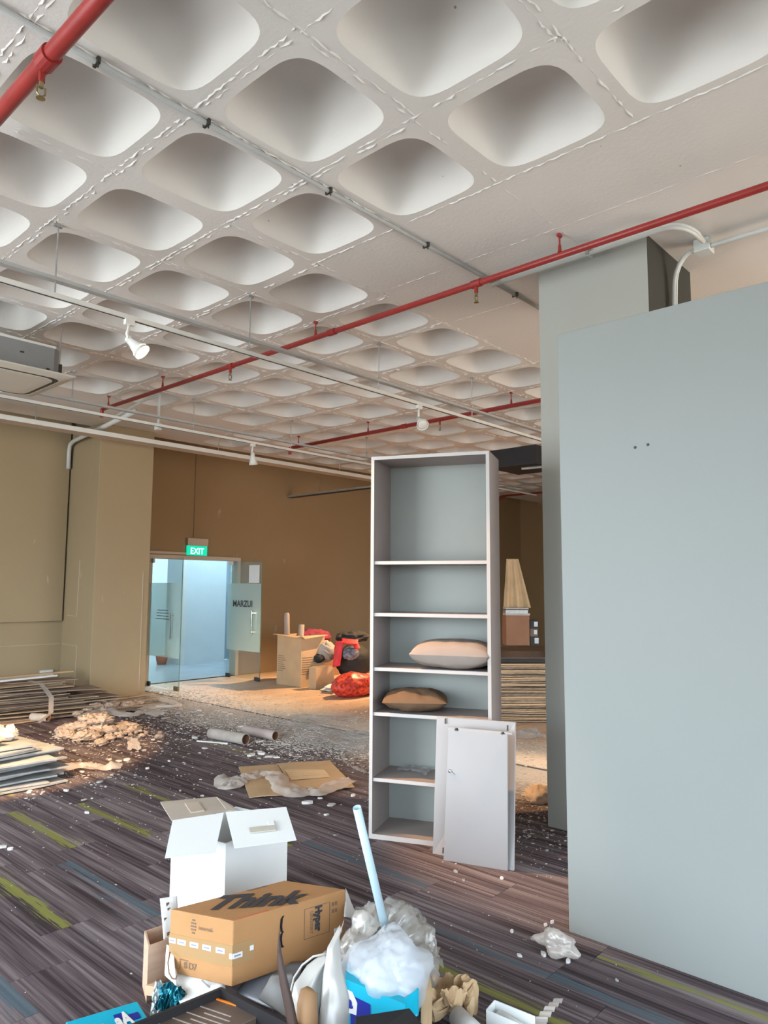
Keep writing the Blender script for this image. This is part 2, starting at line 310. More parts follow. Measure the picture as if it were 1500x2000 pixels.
def crumple(corners, amp, freq=9, n=26, seed=0, ragged=0):
    """sheet over four corners (bilinear) crumpled with creased noise, kept above its base"""
    a, b, c, d = [V(q) for q in corners]
    def fn(u, v):
        if ragged:
            e = min(u, 1-u, v, 1-v)
            if e <= 0: u += (noise.noise(V((u*9, v*9, seed)))*ragged); v += (noise.noise(V((u*9, v*9, seed+5)))*ragged)
        p = (a*(1-u)+b*u)*(1-v)+(d*(1-u)+c*u)*v
        q = V((u*freq*.3+seed, v*freq*.3, seed*.3))
        h = 1-abs(noise.noise(q)*1.8); h2 = 1-abs(noise.noise(q*2.7)*1.8)
        p = p+V((noise.noise(q*2+V((3, 0, 0)))*amp*.6, noise.noise(q*2+V((0, 7, 0)))*amp*.6, amp*(h*h*.9+h2*.35-.25)))
        return p
    return MB().grid(fn, n, n)

def ribbon(name, label, pts, w_, amp, mt, cat='plastic wrap', seed=1, n=60, m=8, parent=None):
    """soft strip of film that follows a path on the floor, folding as it goes"""
    pts = [V(p) for p in pts]; K_ = len(pts)-1
    def at(v):
        k = min(v*K_, K_-1e-4); i = int(k); f = k-i; a = pts[max(i-1, 0)]; b_ = pts[i]; c = pts[i+1]; d = pts[min(i+2, K_)]
        return .5*((2*b_)+(c-a)*f+(2*a-5*b_+4*c-d)*f*f+(3*b_-a-3*c+d)*f**3)
    def fn(u, v):
        p = at(v); t_ = (at(min(1, v+.02))-at(max(0, v-.02))).normalized(); s_ = V((-t_.y, t_.x, 0)); q = V((u*2.2+seed, v*K_*1.6, seed))
        ww = w_*(.75+.6*noise.noise(V((v*K_, seed, 0)))); h = 1-abs(noise.noise(q)*2)
        return p+s_*((u-.5)*ww+amp*.5*noise.noise(q*1.7))+V((0, 0, amp*max(0, h*.8+.3*noise.noise(q*2.6))*(1-abs(2*u-1)**3*.8)+.004))
    o = build(name, MB().grid(fn, m, n), mt, parent, smooth=True); return tag(o, label, cat) if parent is None else o
ORD = ('topmost', 'second', 'third', 'fourth', 'fifth', 'sixth', 'seventh', 'eighth', 'ninth', 'tenth', 'eleventh', 'twelfth', 'thirteenth', 'fourteenth', 'fifteenth', 'sixteenth', 'seventeenth', 'eighteenth', 'nineteenth', 'twentieth')
def ordn(k, total, kind, where):
    """k counts from the bottom"""
    if k < total/2: return ('lowest' if k == 0 else ORD[k]+' lowest')+' '+kind+' '+where
    j = total-1-k; return ('topmost' if j == 0 else ORD[j]+' from top')+' '+kind+' '+where
# ================================================================ ROOM SHELL
HC = 3.90; YW = 10.78; YC = 10.12; XE, YS, XWW = 17.5, -4.0, -4.0
CPX, CPY = .765, .785; CX0, CY0 = 2.19, 1.755
fl = struct(build('floor', MB().span((XWW-.2, YS-.2, -.12), (XE+.2, YW+.1, -.006)), 'sub'))
wx0 = 5.84
b = MB(); b.box((0, 0, 0), (.2485, .9975, .006)); cp0 = build('carpet_plank', b, 'carpet', fl)
accents = [(2.135, 4.50, 1.0, .035, 0), (1.64, 3.50, .9, .030, 0), (2.555, 4.05, 1.0, .030, 0), (3.055, 3.30, 1.0, .022, 0), (3.03, 2.55, .75, .020, 0), (3.02, 4.15, 1.0, .045, 0),
           (3.097, .55, 1.0, .020, 0), (2.544, 1.35, 1.0, .030, 0), (2.01, 3.30, .75, .055, 1), (2.817, .62, 1.0, .030, 1), (2.80, 1.62, .8, .022, 1), (3.16, 3.0, .7, .03, 1), (1.25, 2.9, .7, .05, 1), (4.4, 5.6, 1.0, .02, 0), (1.72, 5.6, .9, .03, 0), (2.3, 5.9, 1.0, .02, 0)]
PX0 = .02; first = True
for i in range(-2, 24):
    x = PX0+i*.25; x1 = x+.25
    if x >= wx0-.03: break
    ymin, ymax = (.4, 10.75) if x > 1.4 else (1.6, 8.2)
    if x > 4.4: ymin = .9
    if x < .5: ymin, ymax = 2.2, 6.2
    acc = [a for a in accents if x <= a[0] < x1]
    y = ymin-random.random()*.8; ys = []
    anchors = sorted(a[1] for a in acc)
    if anchors: y = anchors[0]-math.ceil((anchors[0]-ymin)/1.0)*1.0
    while y < ymax: ys.append(y); y += 1.0
    for y in ys:
        xw = min(x1, wx0)-x
        if xw < .2: continue
        o = cp0 if first else cp0.copy()
        if not first: COL.objects.link(o)
        first = False
        o.parent = fl; o.location = (x+.125, y+.5, -.003)
        o['streak_x'] = 0.0; o['streak_w'] = -.2; o['streak_c'] = 0.0
        for a in acc:
            if abs(y+.5-(a[1]+.5)) < .5 or (len(acc) == 1 and abs(y-a[1]) < .01):
                o['streak_x'] = a[0]-x-.125; o['streak_w'] = a[3]; o['streak_c'] = float(a[4])
b = MB(); b.box((0, 0, 0), (1.197, .197, .006)); wb0 = build('floorboard', b, 'wood', fl); first = True
for j in range(0, 39):
    y = 3.0+j*.2
    if y > YW: break
    x = wx0+.6-(j % 3)*.4; k = 0
    while x < 10.2:
        o = wb0 if first else wb0.copy()
        if not first: COL.objects.link(o)
        first = False; o.parent = fl; o.location = (max(x, wx0+.6) if k else x, y+.1, -.003)
        if k == 0 and x < wx0+.6: o.scale.x = (x+.6-wx0)/1.2; o.location.x = wx0+(x+.6-wx0)/2
        x += 1.2; k += 1
build('floor_far_boards', MB().span((10.0, -3.9, -.006), (XE, YW, -.0015)).span((wx0, -3.9, -.006), (10.0, 2.99, -.0015)), 'wood', fl)
# ---- ceiling slab with moulded coffers
def is_head(i, j): return (2 <= i <= 5 and -1 <= j <= 2) or (2 <= i <= 5 and j >= 9)
IX, JY = range(-2, 17), range(-3, 11)
N = 40
def rim(u, hx, hy, e=4.6):
    t = 2*PI*u; c, s_ = math.cos(t), math.sin(t)
    return (hx*math.copysign(abs(c)**(2/e), c), hy*math.copysign(abs(s_)**(2/e), s_))
def sq(u, hx, hy):
    t = 2*PI*u; c, s_ = math.cos(t), math.sin(t); k = max(abs(c), abs(s_)); return (hx*c/k, hy*s_/k)
HX, HY, DEP = .318, .322, .33
b = MB()
for i in IX:
    for j in JY:
        cx, cy = CX0+i*CPX, CY0+j*CPY
        if is_head(i, j): b.add([(cx-CPX/2, cy-CPY/2, HC), (cx+CPX/2, cy-CPY/2, HC), (cx+CPX/2, cy+CPY/2, HC), (cx-CPX/2, cy+CPY/2, HC)], [(0, 1, 2, 3)]); continue
        vs = []
        for k in range(N): p = sq((k+.0)/N, CPX/2, CPY/2); vs.append((cx+p[0], cy+p[1], HC))
        for k in range(N):
            t = 2*PI*k/N; q = sq(k/N, 1, 1); a = math.atan2(q[1], q[0]); p = rim(a/(2*PI), HX, HY); vs.append((cx+p[0], cy+p[1], HC))
        b.add(vs, [(k, (k+1) % N, N+(k+1) % N, N+k) for k in range(N)])
gx0, gx1 = CX0+(IX[0]-.5)*CPX, CX0+(IX[-1]+.5)*CPX; gy0, gy1 = CY0+(JY[0]-.5)*CPY, CY0+(JY[-1]+.5)*CPY
for a, c in (((XWW-.1, YS-.1), (gx0, YC)), ((gx1, YS-.1), (XE+.1, YC)), ((gx0, YS-.1), (gx1, gy0)), ((gx0, gy1), (gx1, YC))):
    b.add([(a[0], a[1], HC), (c[0], a[1], HC), (c[0], c[1], HC), (a[0], c[1], HC)], [(0, 1, 2, 3)])
b.add([(XWW-.1, YC, HC), (XE+.1, YC, HC), (XE+.1, YC, 4.3), (XWW-.1, YC, 4.3)], [(0, 1, 2, 3)])
b.add([(XWW-.1, YC, 4.3), (XE+.1, YC, 4.3), (XE+.1, YW+.1, 4.3), (XWW-.1, YW+.1, 4.3)], [(0, 1, 2, 3)])
ce = struct(build('ceiling', b, 'ceil'))
b = MB(); K = 11
vs = []
for r in range(K+1):
    th = (r/K)*PI/2; z = math.sin(th)**.85*DEP; sc = max(0.0, math.cos(th))**.40*(1-.12*z/DEP)
    if r == 0: sc, z = 1.0, 0.0
    for k in range(N):
        q = sq(k/N, 1, 1); a = math.atan2(q[1], q[0]); e = 4.6-1.0*(r/K)
        p = rim(a/(2*PI), HX, HY, e); vs.append((p[0]*sc, p[1]*sc, z))
b.add(vs, [(r*N+k, r*N+(k+1) % N, (r+1)*N+(k+1) % N, (r+1)*N+k) for r in range(K) for k in range(N)])
cof = build('coffer', b, 'ceil', ce, smooth=True); first = True
for i in IX:
    for j in JY:
        if is_head(i, j): continue
        o = cof if first else cof.copy()
        if not first: COL.objects.link(o); o.parent = ce
        first = False; o.location = (CX0+i*CPX, CY0+j*CPY, HC)
# ragged mortar ridges left by the coffer moulds
b = MB(); rn = random.Random(3)
def ridge(a, c, w=.006, h=.007, drop=.25):
    a, c = V(a), V(c); L = (c-a).length; d = (c-a)/L; s_ = V((-d.y, d.x, 0)); n = max(2, int(L/.028)); vs = []
    for k in range(n+1):
        p = a+d*(L*k/n)+s_*rn.uniform(-.005, .005); hh = h*rn.uniform(.1, 1.3) if rn.random() > drop else .0003; ww = w*rn.uniform(.5, 1.6)
        vs += [p-s_*ww+V((0, 0, .001)), p-V((0, 0, hh)), p+s_*ww+V((0, 0, .001))]
    b.add(vs, [(3*k+q, 3*k+q+1, 3*k+q+4, 3*k+q+3) for k in range(n) for q in (0, 1)])
for i in range(-2, 10):
    for j in range(-2, 10):
        cx, cy = CX0+i*CPX, CY0+j*CPY
        if is_head(i, j): continue
        for off in (-.012, .016):
            if rn.random() < .9: ridge((cx-CPX/2+off, cy-CPY*.5, HC), (cx-CPX/2+off, cy+CPY*.5, HC), drop=.3 if off < 0 else .6)
            if rn.random() < .8: ridge((cx-CPX*.5, cy-CPY/2+off, HC), (cx+CPX*.5, cy-CPY/2+off, HC), drop=.35 if off < 0 else .7)
ridge((3.325, .6, HC), (3.325, 3.76, HC), .004, .006, .1); ridge((3.325, 3.755, HC), (6.4, 3.755, HC), .004, .006, .3)
ridge((4.02, .6, HC), (4.02, 3.6, HC), .003, .003, .4); ridge((4.9, 2.6, HC), (4.9, 3.7, HC), .003, .003, .4); ridge((3.35, 2.17, HC), (4.4, 2.17, HC), .003, .003, .5)
build('mould_ridge', b, 'ceil', ce, kind='stuff')
# ---- walls
DX0, DX1, DZ = 6.17, 7.86, 2.035
b = MB(); b.span((5.4, YW, 0), (DX0, YW+.12, 4.3)); b.span((DX1, YW, 0), (XE, YW+.12, 4.3)); b.span((DX0, YW, DZ), (DX1, YW+.12, 4.3))
struct(build('wall_back', b, 'shadewall'))
b = MB(); b.span((XWW, YW, 0), (5.4, YW+.12, 4.3)); wl = struct(build('wall_back_left', b, 'olive'))
build('wall_panel', MB().span((XWW, YW-.075, 1.07), (4.73, YW, 4.3)), 'olive', wl, bevel=.006)
b = MB(); b.tube([(XWW, YW-.004, .735), (4.74, YW-.004, .735)], .006, 6); build('sealant_line', b, 'cbeige', wl)
cl = struct(build('wall_column_left', MB().span((4.76, 9.82, 0), (5.60, YW-.001, HC-.001)), 'olive', bevel=.008))
b = MB(); b.tube([(4.757, 10.72, .735), (4.757, 10.25, .735), (4.757, 10.27, .05)], .005, 6); b.tube([(4.757, 10.6, 1.15), (4.757, 10.3, 1.15), (4.757, 10.28, 1.95)], .005, 6)
b.tube([(5.50, 9.817, .05), (5.50, 9.817, 1.8)], .006, 6)
build('sealant_line', b, 'cbeige', cl)
tag(build('socket_box', MB().span((4.47, YW-.045, .27), (4.65, YW-.001, .37)), 'white', bevel=.004), 'small cream socket box low on the olive wall left of the column', 'socket')
struct(build('wall_right', MB().span((XE, YS, 0), (XE+.12, YW, 4.3)), 'shadewall'))
struct(build('wall_light_block', MB().span((11.0, YS, 0), (11.12, 5.4, HC-.001)), 'shadewall'))  # unseen wall, added to keep window light off the far end
b = MB(); b.span((XWW, YS-.12, 0), (XE, YS, .42)); b.span((XWW, YS-.12, 3.15), (XE, YS, HC))
for k in range(11): b.span((XWW+k*2.1, YS-.12, .42), (XWW+k*2.1+.09, YS, 3.15))
struct(build('wall_near', b, 'white'))
b = MB(); b.span((XWW-.12, YS, 0), (XWW, YW, .42)); b.span((XWW-.12, YS, 3.15), (XWW, YW, HC))
for y in (-4, -1.9, .2, 2.3, 4.4, 6.5, 8.4): b.span((XWW-.12, y, .42), (XWW, y+.09, 3.15))
b.span((XWW-.12, 8.49, .42), (XWW, YW, 3.15)); struct(build('wall_left', b, 'white'))
# free-standing partition and the square column behind it
struct(build('wall_partition', MB().span((3.212, -3.9, 0), (3.33, 1.748, 2.874)), 'pale', bevel=.003))
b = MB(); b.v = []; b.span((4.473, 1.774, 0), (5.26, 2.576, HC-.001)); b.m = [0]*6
b.m[2] = 1; struct(build('wall_column_right', b, ['column', 'colshade'], bevel=.004))
for y, z, lb in ((1.36, 2.245, 'left'), (1.30, 2.25, 'right')):   # screw plugs in the partition
    tag(build('screw_plug', MB().lathe((3.2115, y, z), (-1, 0, 0), [(0, .0), (0, .007), (.003, .006), (.003, 0)], 10), 'dark'), lb+' of two dark screw plugs in the pale partition', 'screw', 'screw plugs in the partition')
# ---- corridor beyond the glass doors
b = MB(); b.span((4.8, YW+.12, -.1), (12.5, 16.2, 0)); struct(build('floor_corridor', b, 'cfloor'))
b = MB(); b.span((4.8, YW+.12, 3.0), (12.5, 16.2, 3.1)); b.span((4.7, YW+.12, 0), (4.8, 16.2, 3)); b.span((4.8, 16.1, 0), (12.5, 16.2, 3)); b.span((10.3, YW+.12, 0), (10.4, 16.1, 3))
struct(build('wall_corridor', b, 'cwall'))
b = MB(); b.span((8.17, 12.9, 0), (9.16, 13.6, 3)); struct(build('wall_corridor_block', b, 'cwall'))
struct(build('trim_corridor_corner', MB().span((8.10, 12.87, 0), (8.18, 12.95, 3)), 'white'))
b = MB(); b.span((9.20, 13.1, 0), (9.26, 13.16, 2.9)); b.span((9.26, 13.2, 0.02), (9.50, 13.24, 2.9)); struct(build('door_corridor', b, 'cdoor'))
b = MB(); b.span((9.50, 13.15, 0), (10.3, 13.25, 1.36)); b.span((9.50, 13.15, 2.3), (10.3, 13.25, 3)); b.span((9.50, 13.15, 1.83), (10.3, 13.25, 1.89)); b.span((9.66, 13.15, 1.36), (10.3, 13.25, 2.3)); struct(build('window_corridor_frame', b, 'cwall'))
struct(build('window_corridor', MB().span((9.50, 13.19, 1.36), (9.66, 13.2, 2.3)), mat('lit_window_pane', (.8, .95, 1), .3, 0, emit=((.75, .93, 1.0), 1.3))))
b = MB(); b.lathe((7.99, 13.4, 0), (0, 0, 1), [(0, 0), (0, .09), (.16, .125), (.165, .12), (.14, .11), (.14, 0)], 20)
tag(build('plant_pot', b, 'terra', smooth=True), 'terracotta pot on the corridor floor behind the left glass door', 'pot')
# ---- door frame, closer rail, glass doors
df = struct(build('door_frame', MB().span((6.11, YW-.05, 0), (6.175, YW+.14, 2.035)).span((7.86, YW-.05, 0), (7.925, YW+.14, 2.035)).span((6.11, YW-.05, 2.035), (7.925, YW+.14, 2.10)), 'cbeige', bevel=.004))
struct(build('trim_1', MB().span((5.98, YW-.035, 2.115), (6.85, YW, 2.155)), 'cbeige'))
struct(build('trim_2', MB().span((DX0, YW+.01, 0.0), (DX1, YW+.05, .012)), 'dark'))
def gdoor(name, X, y0, y1, mir):
    d = struct(thing(name, '', '')); del d['label']; del d['category']
    d.location = (X, y0, 0); bpy.context.view_layer.update()
    g = build('glass_pane', MB().span((X-.005, y1, .02), (X+.005, y0, 2.02)), 'glass', d)
    build('glass_edge', MB().span((X-.0055, y1-.003, .02), (X+.0055, y1, 2.02)), 'gedge', g)
    build('frosted_film', MB().span((X-.0075, y1+.004, .48), (X-.0055, y0-.004, 1.635)), 'frost', g)
    build('patch_fitting', MB().span((X-.014, y0-.12, .0), (X+.014, y0, .07)), 'dark', d, bevel=.003)
    build('patch_fitting', MB().span((X-.014, y0-.12, 1.96), (X+.014, y0, 2.03)), 'steel' if not mir else 'white', d, bevel=.003)
    build('floor_lock', MB().span((X-.014, y1, .0), (X+.014, y1+.13, .065)), 'brass' if not mir else 'dark', d, bevel=.003)
    yh = y1+.2
    for s_ in (-1, 1):
        h = MB(); h.tube([(X+s_*.05, yh, .77), (X+s_*.05, yh, 1.17)], .011, 8)
        for z in (.81, 1.13): h.tube([(X, yh, z), (X+s_*.05, yh, z)], .008, 8)
        build('door_handle', h, 'chrome', d)
    return d
dl = gdoor('door_1', 6.16, YW, 9.82, False); dr = gdoor('door_2', 7.70, YW, 9.83, True)
for k, wd in enumerate((.30, .36, .34, .40)): build('printed_line', MB().span((6.151, 10.34-wd/2, 1.20-k*.045), (6.1525, 10.34+wd/2, 1.209-k*.045)), 'ink', dl)
txt('printed_word', 'MARZUI', (7.6915, 10.62, 1.235), (0, -.155, 0), (0, 0, .15), 'ink', dr, bold=.03)
tag(build('paper_notice', MB().span((7.688, 9.88, 1.645), (7.690, 10.17, 1.95)), 'paper'), 'white paper notice taped above the frosting of the right glass door', 'notice')
tag(build('wall_switch', MB().span((5.93, YW-.03, 1.34), (6.08, YW-.001, 1.50)).span((5.95, YW-.034, 1.41), (6.06, YW-.03, 1.43), 1), ['cbeige', 'dark'], bevel=.002), 'small beige switch plate between the left column and door frame', 'switch')
# exit sign
t = thing('exit_sign', 'green lit EXIT sign above the glass doors', 'sign', (7.0, YW, 2.11))
build('housing', MB().span((6.80, YW-.075, 2.275), (7.205, YW, 2.40)), 'cbeige', t, bevel=.004)
build('lit_panel', MB().span((6.80, YW-.06, 2.11), (7.195, YW-.03, 2.272)), 'exitg', t)
txt('letters', 'EXIT', (6.86, YW-.06, 2.135), (.132, 0, 0), (0, 0, .145), 'exitw', t, bold=.015)
# ================================================================ SERVICES UNDER THE CEILING
def sprink(x, y, z, parent, r=.03):
    b = MB(); b.tube([(x, y, z), (x, y, z-.05)], .014, 8); build('sprinkler_socket', b, 'red', parent)
    b = MB(); b.tube([(x, y, z-.045), (x, y, z-.075)], .010, 8); b.tube([(x-.016, y, z-.07), (x-.016, y, z-.10), (x, y, z-.115), (x+.016, y, z-.10), (x+.016, y, z-.07)], .004, 6)
    b.lathe((x, y, z-.118), (0, 0, -1), [(0, 0), (0, .018), (.003, .018), (.003, 0)], 12); build('sprinkler_head', b, 'brass', parent)
def pipe(label, x, z, y0, y1, r, hangers, heads, couple):
    t = thing('sprinkler_pipe', label, 'pipe', (x, (y0+y1)/2, z))
    build('pipe_run', MB().tube([(x, y0, z), (x, y1, z)], r, 16), 'red', t, smooth=True)
    for y in couple: build('pipe_coupling', MB().tube([(x, y-.04, z), (x, y+.04, z)], r*1.25, 16), 'red', t)
    for y in hangers:
        b = MB(); b.tube([(x, y, z+r), (x, y, HC)], .006, 6); b.tube([(x-.016, y, HC-.012), (x+.016, y, HC-.012)], .014, 8); b.lathe((x, y, z+r+.0), (0, 0, 1), [(0, .014), (.05, .009), (.05, 0)], 8)
        build('hanger_rod', b, 'red', t)
    for y in heads: sprink(x, y, z-r*.8, t)
    if y1 < YW-1: build('end_drop', MB().tube([(x, y1, z), (x, y1+.04, z), (x, y1+.05, z-.10)], r, 10), 'red', t)
    return t
pipe('red sprinkler pipe crossing the top left corner nearest the camera', 1.075, 3.70, YS, 8.9, .034, (0.5, 5.2), (2.87,), (2.82,))
pipe('long red sprinkler pipe running from the left column past the right column', 4.10, 3.752, YS, 8.42, .023, (-.2, 2.20, 4.56, 7.06, 8.3), (2.862, 5.803), (2.86, 5.8, 4.35))
pipe('farther red sprinkler pipe passing just above the shelving unit', 7.19, 3.732, YS, 8.50, .026, (4.53, 6.87, 8.35, 2.3), (5.6,), (3.4, 6.2))
pipe('dark red pipe glimpsed far off between shelving unit and column', 14.3, 3.72, YS, 9.3, .022, (7.5,), (), ())
def conduit(name, label, pts, r, m='conduit', clips=(), axis=0):
    t = thing(name, label, 'conduit', pts[0]); build('conduit_run', MB().tube(pts, r, 8), m, t, smooth=True)
    for p in clips: build('saddle_clip', MB().box(p, (.014, .05, .03) if axis == 0 else (.05, .014, .03)).tube([(p[0], p[1]-.015, p[2]-.012), (p[0], p[1]-.015, p[2]-.032)], .004, 6), 'dark', t)
    return t
cz = HC-.016
conduit('ceiling_conduit', 'thin grey conduit clipped along the coffer ribs to the right column', [(-3, 2.93, cz), (9, 2.93, cz)], .013, 'conduit', [(P(x, y, cz).x, 2.93, cz) for x, y in ((190, 120), (405, 240), (645, 372), (835, 478), (1008, 575))])
def susp(label, y, z, x0, x1, rods, wide, hgt, slot, zc=HC, mm='white', chan=0):
    t = thing('lighting_track', label, 'track', ((x0+x1)/2, y, z)); b = MB(); b.span((x0, y-wide/2, z-hgt/2), (x1, y+wide/2, z+hgt/2)); build('track_rail', b, mm, t)
    if slot: build('track_slot', MB().span((x0, y-.007, z-hgt/2-.0015), (x1, y+.007, z-hgt/2+.002)), 'dark', t)
    if chan: build('grey_channel', MB().span((x0, y-.0275, chan-.011), (x1, y+.0275, chan+.011)), 'conduit', t)
    for x in rods: build('suspension_rod', MB().tube([(x, y, z), (x, y, zc)], .0055, 6).box((x, y, HC-.01), (.05, .02, .02)), 'steel', t)
    return t
susp('white suspended lighting track carrying the lit spotlight', 4.53, 3.425, -3, 12, (1.85, 3.375, 4.88, 6.39, 7.9, 9.4), .036, .03, True, chan=3.53)
susp('white lighting track carrying the unlit spotlight by the far wall', 7.63, 3.48, -3, 13, (3.36, 4.87, 6.43, 7.95, 9.5, 11), .036, .03, True, chan=3.58)
t = thing('cable_tray', 'long pale cable tray under the ceiling edge by the back wall', 'cable tray', (4, 9.3, 3.6))
build('tray_base', MB().span((-3, 9.2, 3.59), (13, 9.42, 3.595)), 'cbeige', t)
for y in (9.2, 9.42): build('tray_side', MB().span((-3, y-.003, 3.59), (13, y+.003, 3.65)), 'white', t)
for x in (-1, 1.1, 3.65, 6.4, 9): build('tray_hanger', MB().tube([(x, 9.31, 3.59), (x, 9.31, HC)], .005, 6), 'steel', t)
# white conduits by the right column
zz = 3.805
t = thing('white_conduit', 'pair of white conduits side by side under the red pipe at the right column head', 'conduit', (4.3, 2.2, 3.8))
for k, dz in enumerate((0, .034)):
    pts = [(4.30+dz, 2.86-k*.06, zz+k*.03), (4.30+dz, 1.60, zz+k*.03)]
    for a in range(1, 7): q = a/6*PI/2; pts.append((4.30+dz+.22*(1-math.cos(q))*1.0, 1.60-.12*math.sin(q), zz+k*.03))
    pts += [(4.72, 1.50, zz+.04)]
    build('conduit_run', MB().tube(pts, .014, 8), 'wpipe', t, smooth=True)
build('saddle_clip', MB().box((4.315, 2.1, zz+.02), (.08, .02, .06)), 'steel', t)
t = thing('white_conduit', 'white conduit running off right above the partition top', 'conduit', (4.8, 1.5, 3.84))
build('conduit_run', MB().tube([(4.80, 1.60, 3.84), (4.80, 1.2, 3.84), (4.8, -2, 3.84)], .016, 8), 'wpipe', t, smooth=True)
build('conduit_run', MB().tube([(4.83, 1.56, 3.86), (4.83, -2, 3.86)], .012, 8), 'wpipe', t, smooth=True)
build('junction_box', MB().span((4.76, 1.48, 3.81), (4.87, 1.58, 3.895)), 'wpipe', t, bevel=.006)
t = thing('white_conduit', 'pair of white conduits bending down the dark side of the right column', 'conduit', (4.78, 1.74, 3.2))
for dx in (0, .036):
    pts = [(4.80, 1.60, 3.84)]+[(4.80+dx*(a/6), 1.60+.13*math.sin(a/6*PI/2), 3.84-.22*(1-math.cos(a/6*PI/2))) for a in range(1, 7)]+[(4.80+dx, 1.745, 3.3), (4.80+dx, 1.745, .4)]
    build('conduit_run', MB().tube(pts, .013, 8), 'wpipe', t, smooth=True)
b = MB(); b.tube([(4.35, 8.1, 3.72), (4.55, 9.5, 3.72), (4.66, 10.45, 3.71), (4.68, 10.62, 3.68), (4.69, 10.665, 3.6), (4.69, 10.665, 3.32)], .03, 12)
tag(build('white_conduit', b, 'wpipe', smooth=True), 'fat white conduit turning down at the corner of the left column', 'conduit')
b = MB(); b.tube([(6.05+.9, YW-.008, 2.42), (6.95, YW-.008, 4.2)], .007, 8)
tag(build('wall_conduit', b, 'shadewall', smooth=True), 'painted conduit rising from the exit sign up the brown wall', 'conduit')
t = thing('cable_tray', 'thin grey tray bracketed off the brown back wall left of shelving unit', 'cable tray', (9.1, 9.7, 3.3))
build('tray_base', MB().span((9.02, 7.6, 3.30), (9.14, YW-.001, 3.306)), 'dark', t); build('tray_side', MB().span((9.02, 7.6, 3.30), (9.026, YW, 3.34)), 'steel', t)
build('bracket', MB().span((9.07, 9.9, 3.3), (9.09, 9.92, 3.62)).span((9.0, 9.9, 3.60), (9.16, 9.92, 3.62)), 'shadewall', t)
# ---- spotlights on the tracks
def spot(label, x, y, z, aim, lit=0, col=(1, .62, .30), size=50, blend=.35, l=.13, visible=True):
    t = thing('track_spotlight', label, 'spotlight', (x, y, z)); aim = V(aim).normalized()
    build('adapter', MB().box((x, y, z-.03), (.07, .032, .045)), 'white', t, bevel=.004)
    j = V((x, y, z-.15)); build('stem', MB().tube([(x, y, z-.05), (x-.006, y, z-.09), (x-.02, y-.01, z-.12), j], .011, 8), 'white', t, smooth=True)
    build('knuckle', MB().lathe(j-V((0, .02, 0)), (0, 1, 0), [(0, 0), (0, .018), (.04, .018), (.04, 0)], 12), 'white', t)
    h = j+aim*.01
    build('lamp_shade', MB().lathe(h, aim, [(0, 0), (0, .028), (.035, .03), (.04, .034), (.075, .045), (l, .062), (l, .057), (.08, .04), (.06, 0)], 24), 'white', t, smooth=True)
    bb = build('bulb', MB().lathe(h+aim*(l-.025), aim, [(0, 0), (0, .055), (.018, .052), (.026, .03), (.028, 0)], 20), 'lamp' if lit else 'white', t, smooth=True)
    if lit:
        L = bpy.data.lights.new('spot_beam', 'SPOT'); L.energy = lit; L.color = col; L.spot_size = math.radians(size); L.spot_blend = blend; L.shadow_soft_size = .035
        lo = bpy.data.objects.new('spot_beam', L); COL.objects.link(lo); lo.location = h+aim*(l+.02); lo.rotation_euler = aim.to_track_quat('-Z', 'Y').to_euler()
    return t
spot('lit white spotlight with glowing warm lamp on the near track', 2.36, 4.53, 3.425, V((3.75, 2.85, 1.2))-V((2.36, 4.53, 3.28)), 640, size=40, blend=.5, col=(1, .55, .24))
spot('unlit white spotlight on the near track in front of the farther red pipe', 5.48, 4.53, 3.425, (-.45, -.75, -.75))
spot('unlit white spotlight on the far track against the brown wall', 5.78, 7.63, 3.48, (.25, .15, -1))
spot('lit spotlight on the near track over the plasterboard stack', .95, 4.75, 3.425, V((2.6, 7.0, .1))-V((.95, 4.75, 3.28)), 1300, size=36, blend=.3)
spot('lit spotlight over the back wall boxes hidden behind the shelving unit', 10.1, 7.63, 3.48, V((8.35, 8.5, 0))-V((10.1, 7.63, 3.3)), 1400, size=70, blend=.7)
spot('lit spotlight on the far side of the right column', 6.3, 1.35, 3.48, V((5.2, 3.25, 0))-V((6.3, 1.35, 3.3)), 500, size=40, blend=.5)
susp('lighting track beyond the partition behind the right column', 1.35, 3.48, 5.5, 12, (6.6, 9), .036, .03, True)
t = thing('pendant_bracket', 'white vertical drop rod at the end of the red pipe', 'bracket', (4.48, 7.78, 3.6))
build('drop_rod', MB().tube([(4.48, 7.78, 3.5), (4.48, 7.78, HC)], .018, 8), 'wpipe', t); build('socket', MB().box((4.48, 7.78, 3.5), (.07, .07, .08)), 'wpipe', t, bevel=.008)
b = MB(); b.tube([(4.48, 7.78, HC-.02), (4.42, 8.0, 3.86), (4.30, 8.6, 3.70)], .016, 8); build('feed_pipe', b, 'wpipe', t, smooth=True)
# ---- ceiling cassette unit
t = thing('ceiling_air_conditioner', 'grey ceiling cassette air conditioner with cream square grille at the left edge', 'air conditioner', (2.2, 6.65, 3.4))
ax0, ax1, ay0, ay1 = 1.82, 2.66, 6.28, 7.1
c = .07; pl = [(ax0+c, ay0), (ax1-c, ay0), (ax1, ay0+c), (ax1, ay1-c), (ax1-c, ay1), (ax0+c, ay1), (ax0, ay1-c), (ax0, ay0+c)]
b = MB(); b.add([(x, y, 3.42) for x, y in pl]+[(x, y, 3.665) for x, y in pl], [tuple(range(7, -1, -1)), tuple(range(8, 16))]+[(i, (i+1) % 8, 8+(i+1) % 8, 8+i) for i in range(8)])
build('casing', b, 'acgrey', t)
build('casing_lip', MB().span((ax0+.03, ay0-.006, 3.655), (ax1-.06, ay0+.003, 3.675)), 'white', t)
b = MB(); mx_, my_ = (ax0+ax1)/2+.02, 6.66; hw = .49
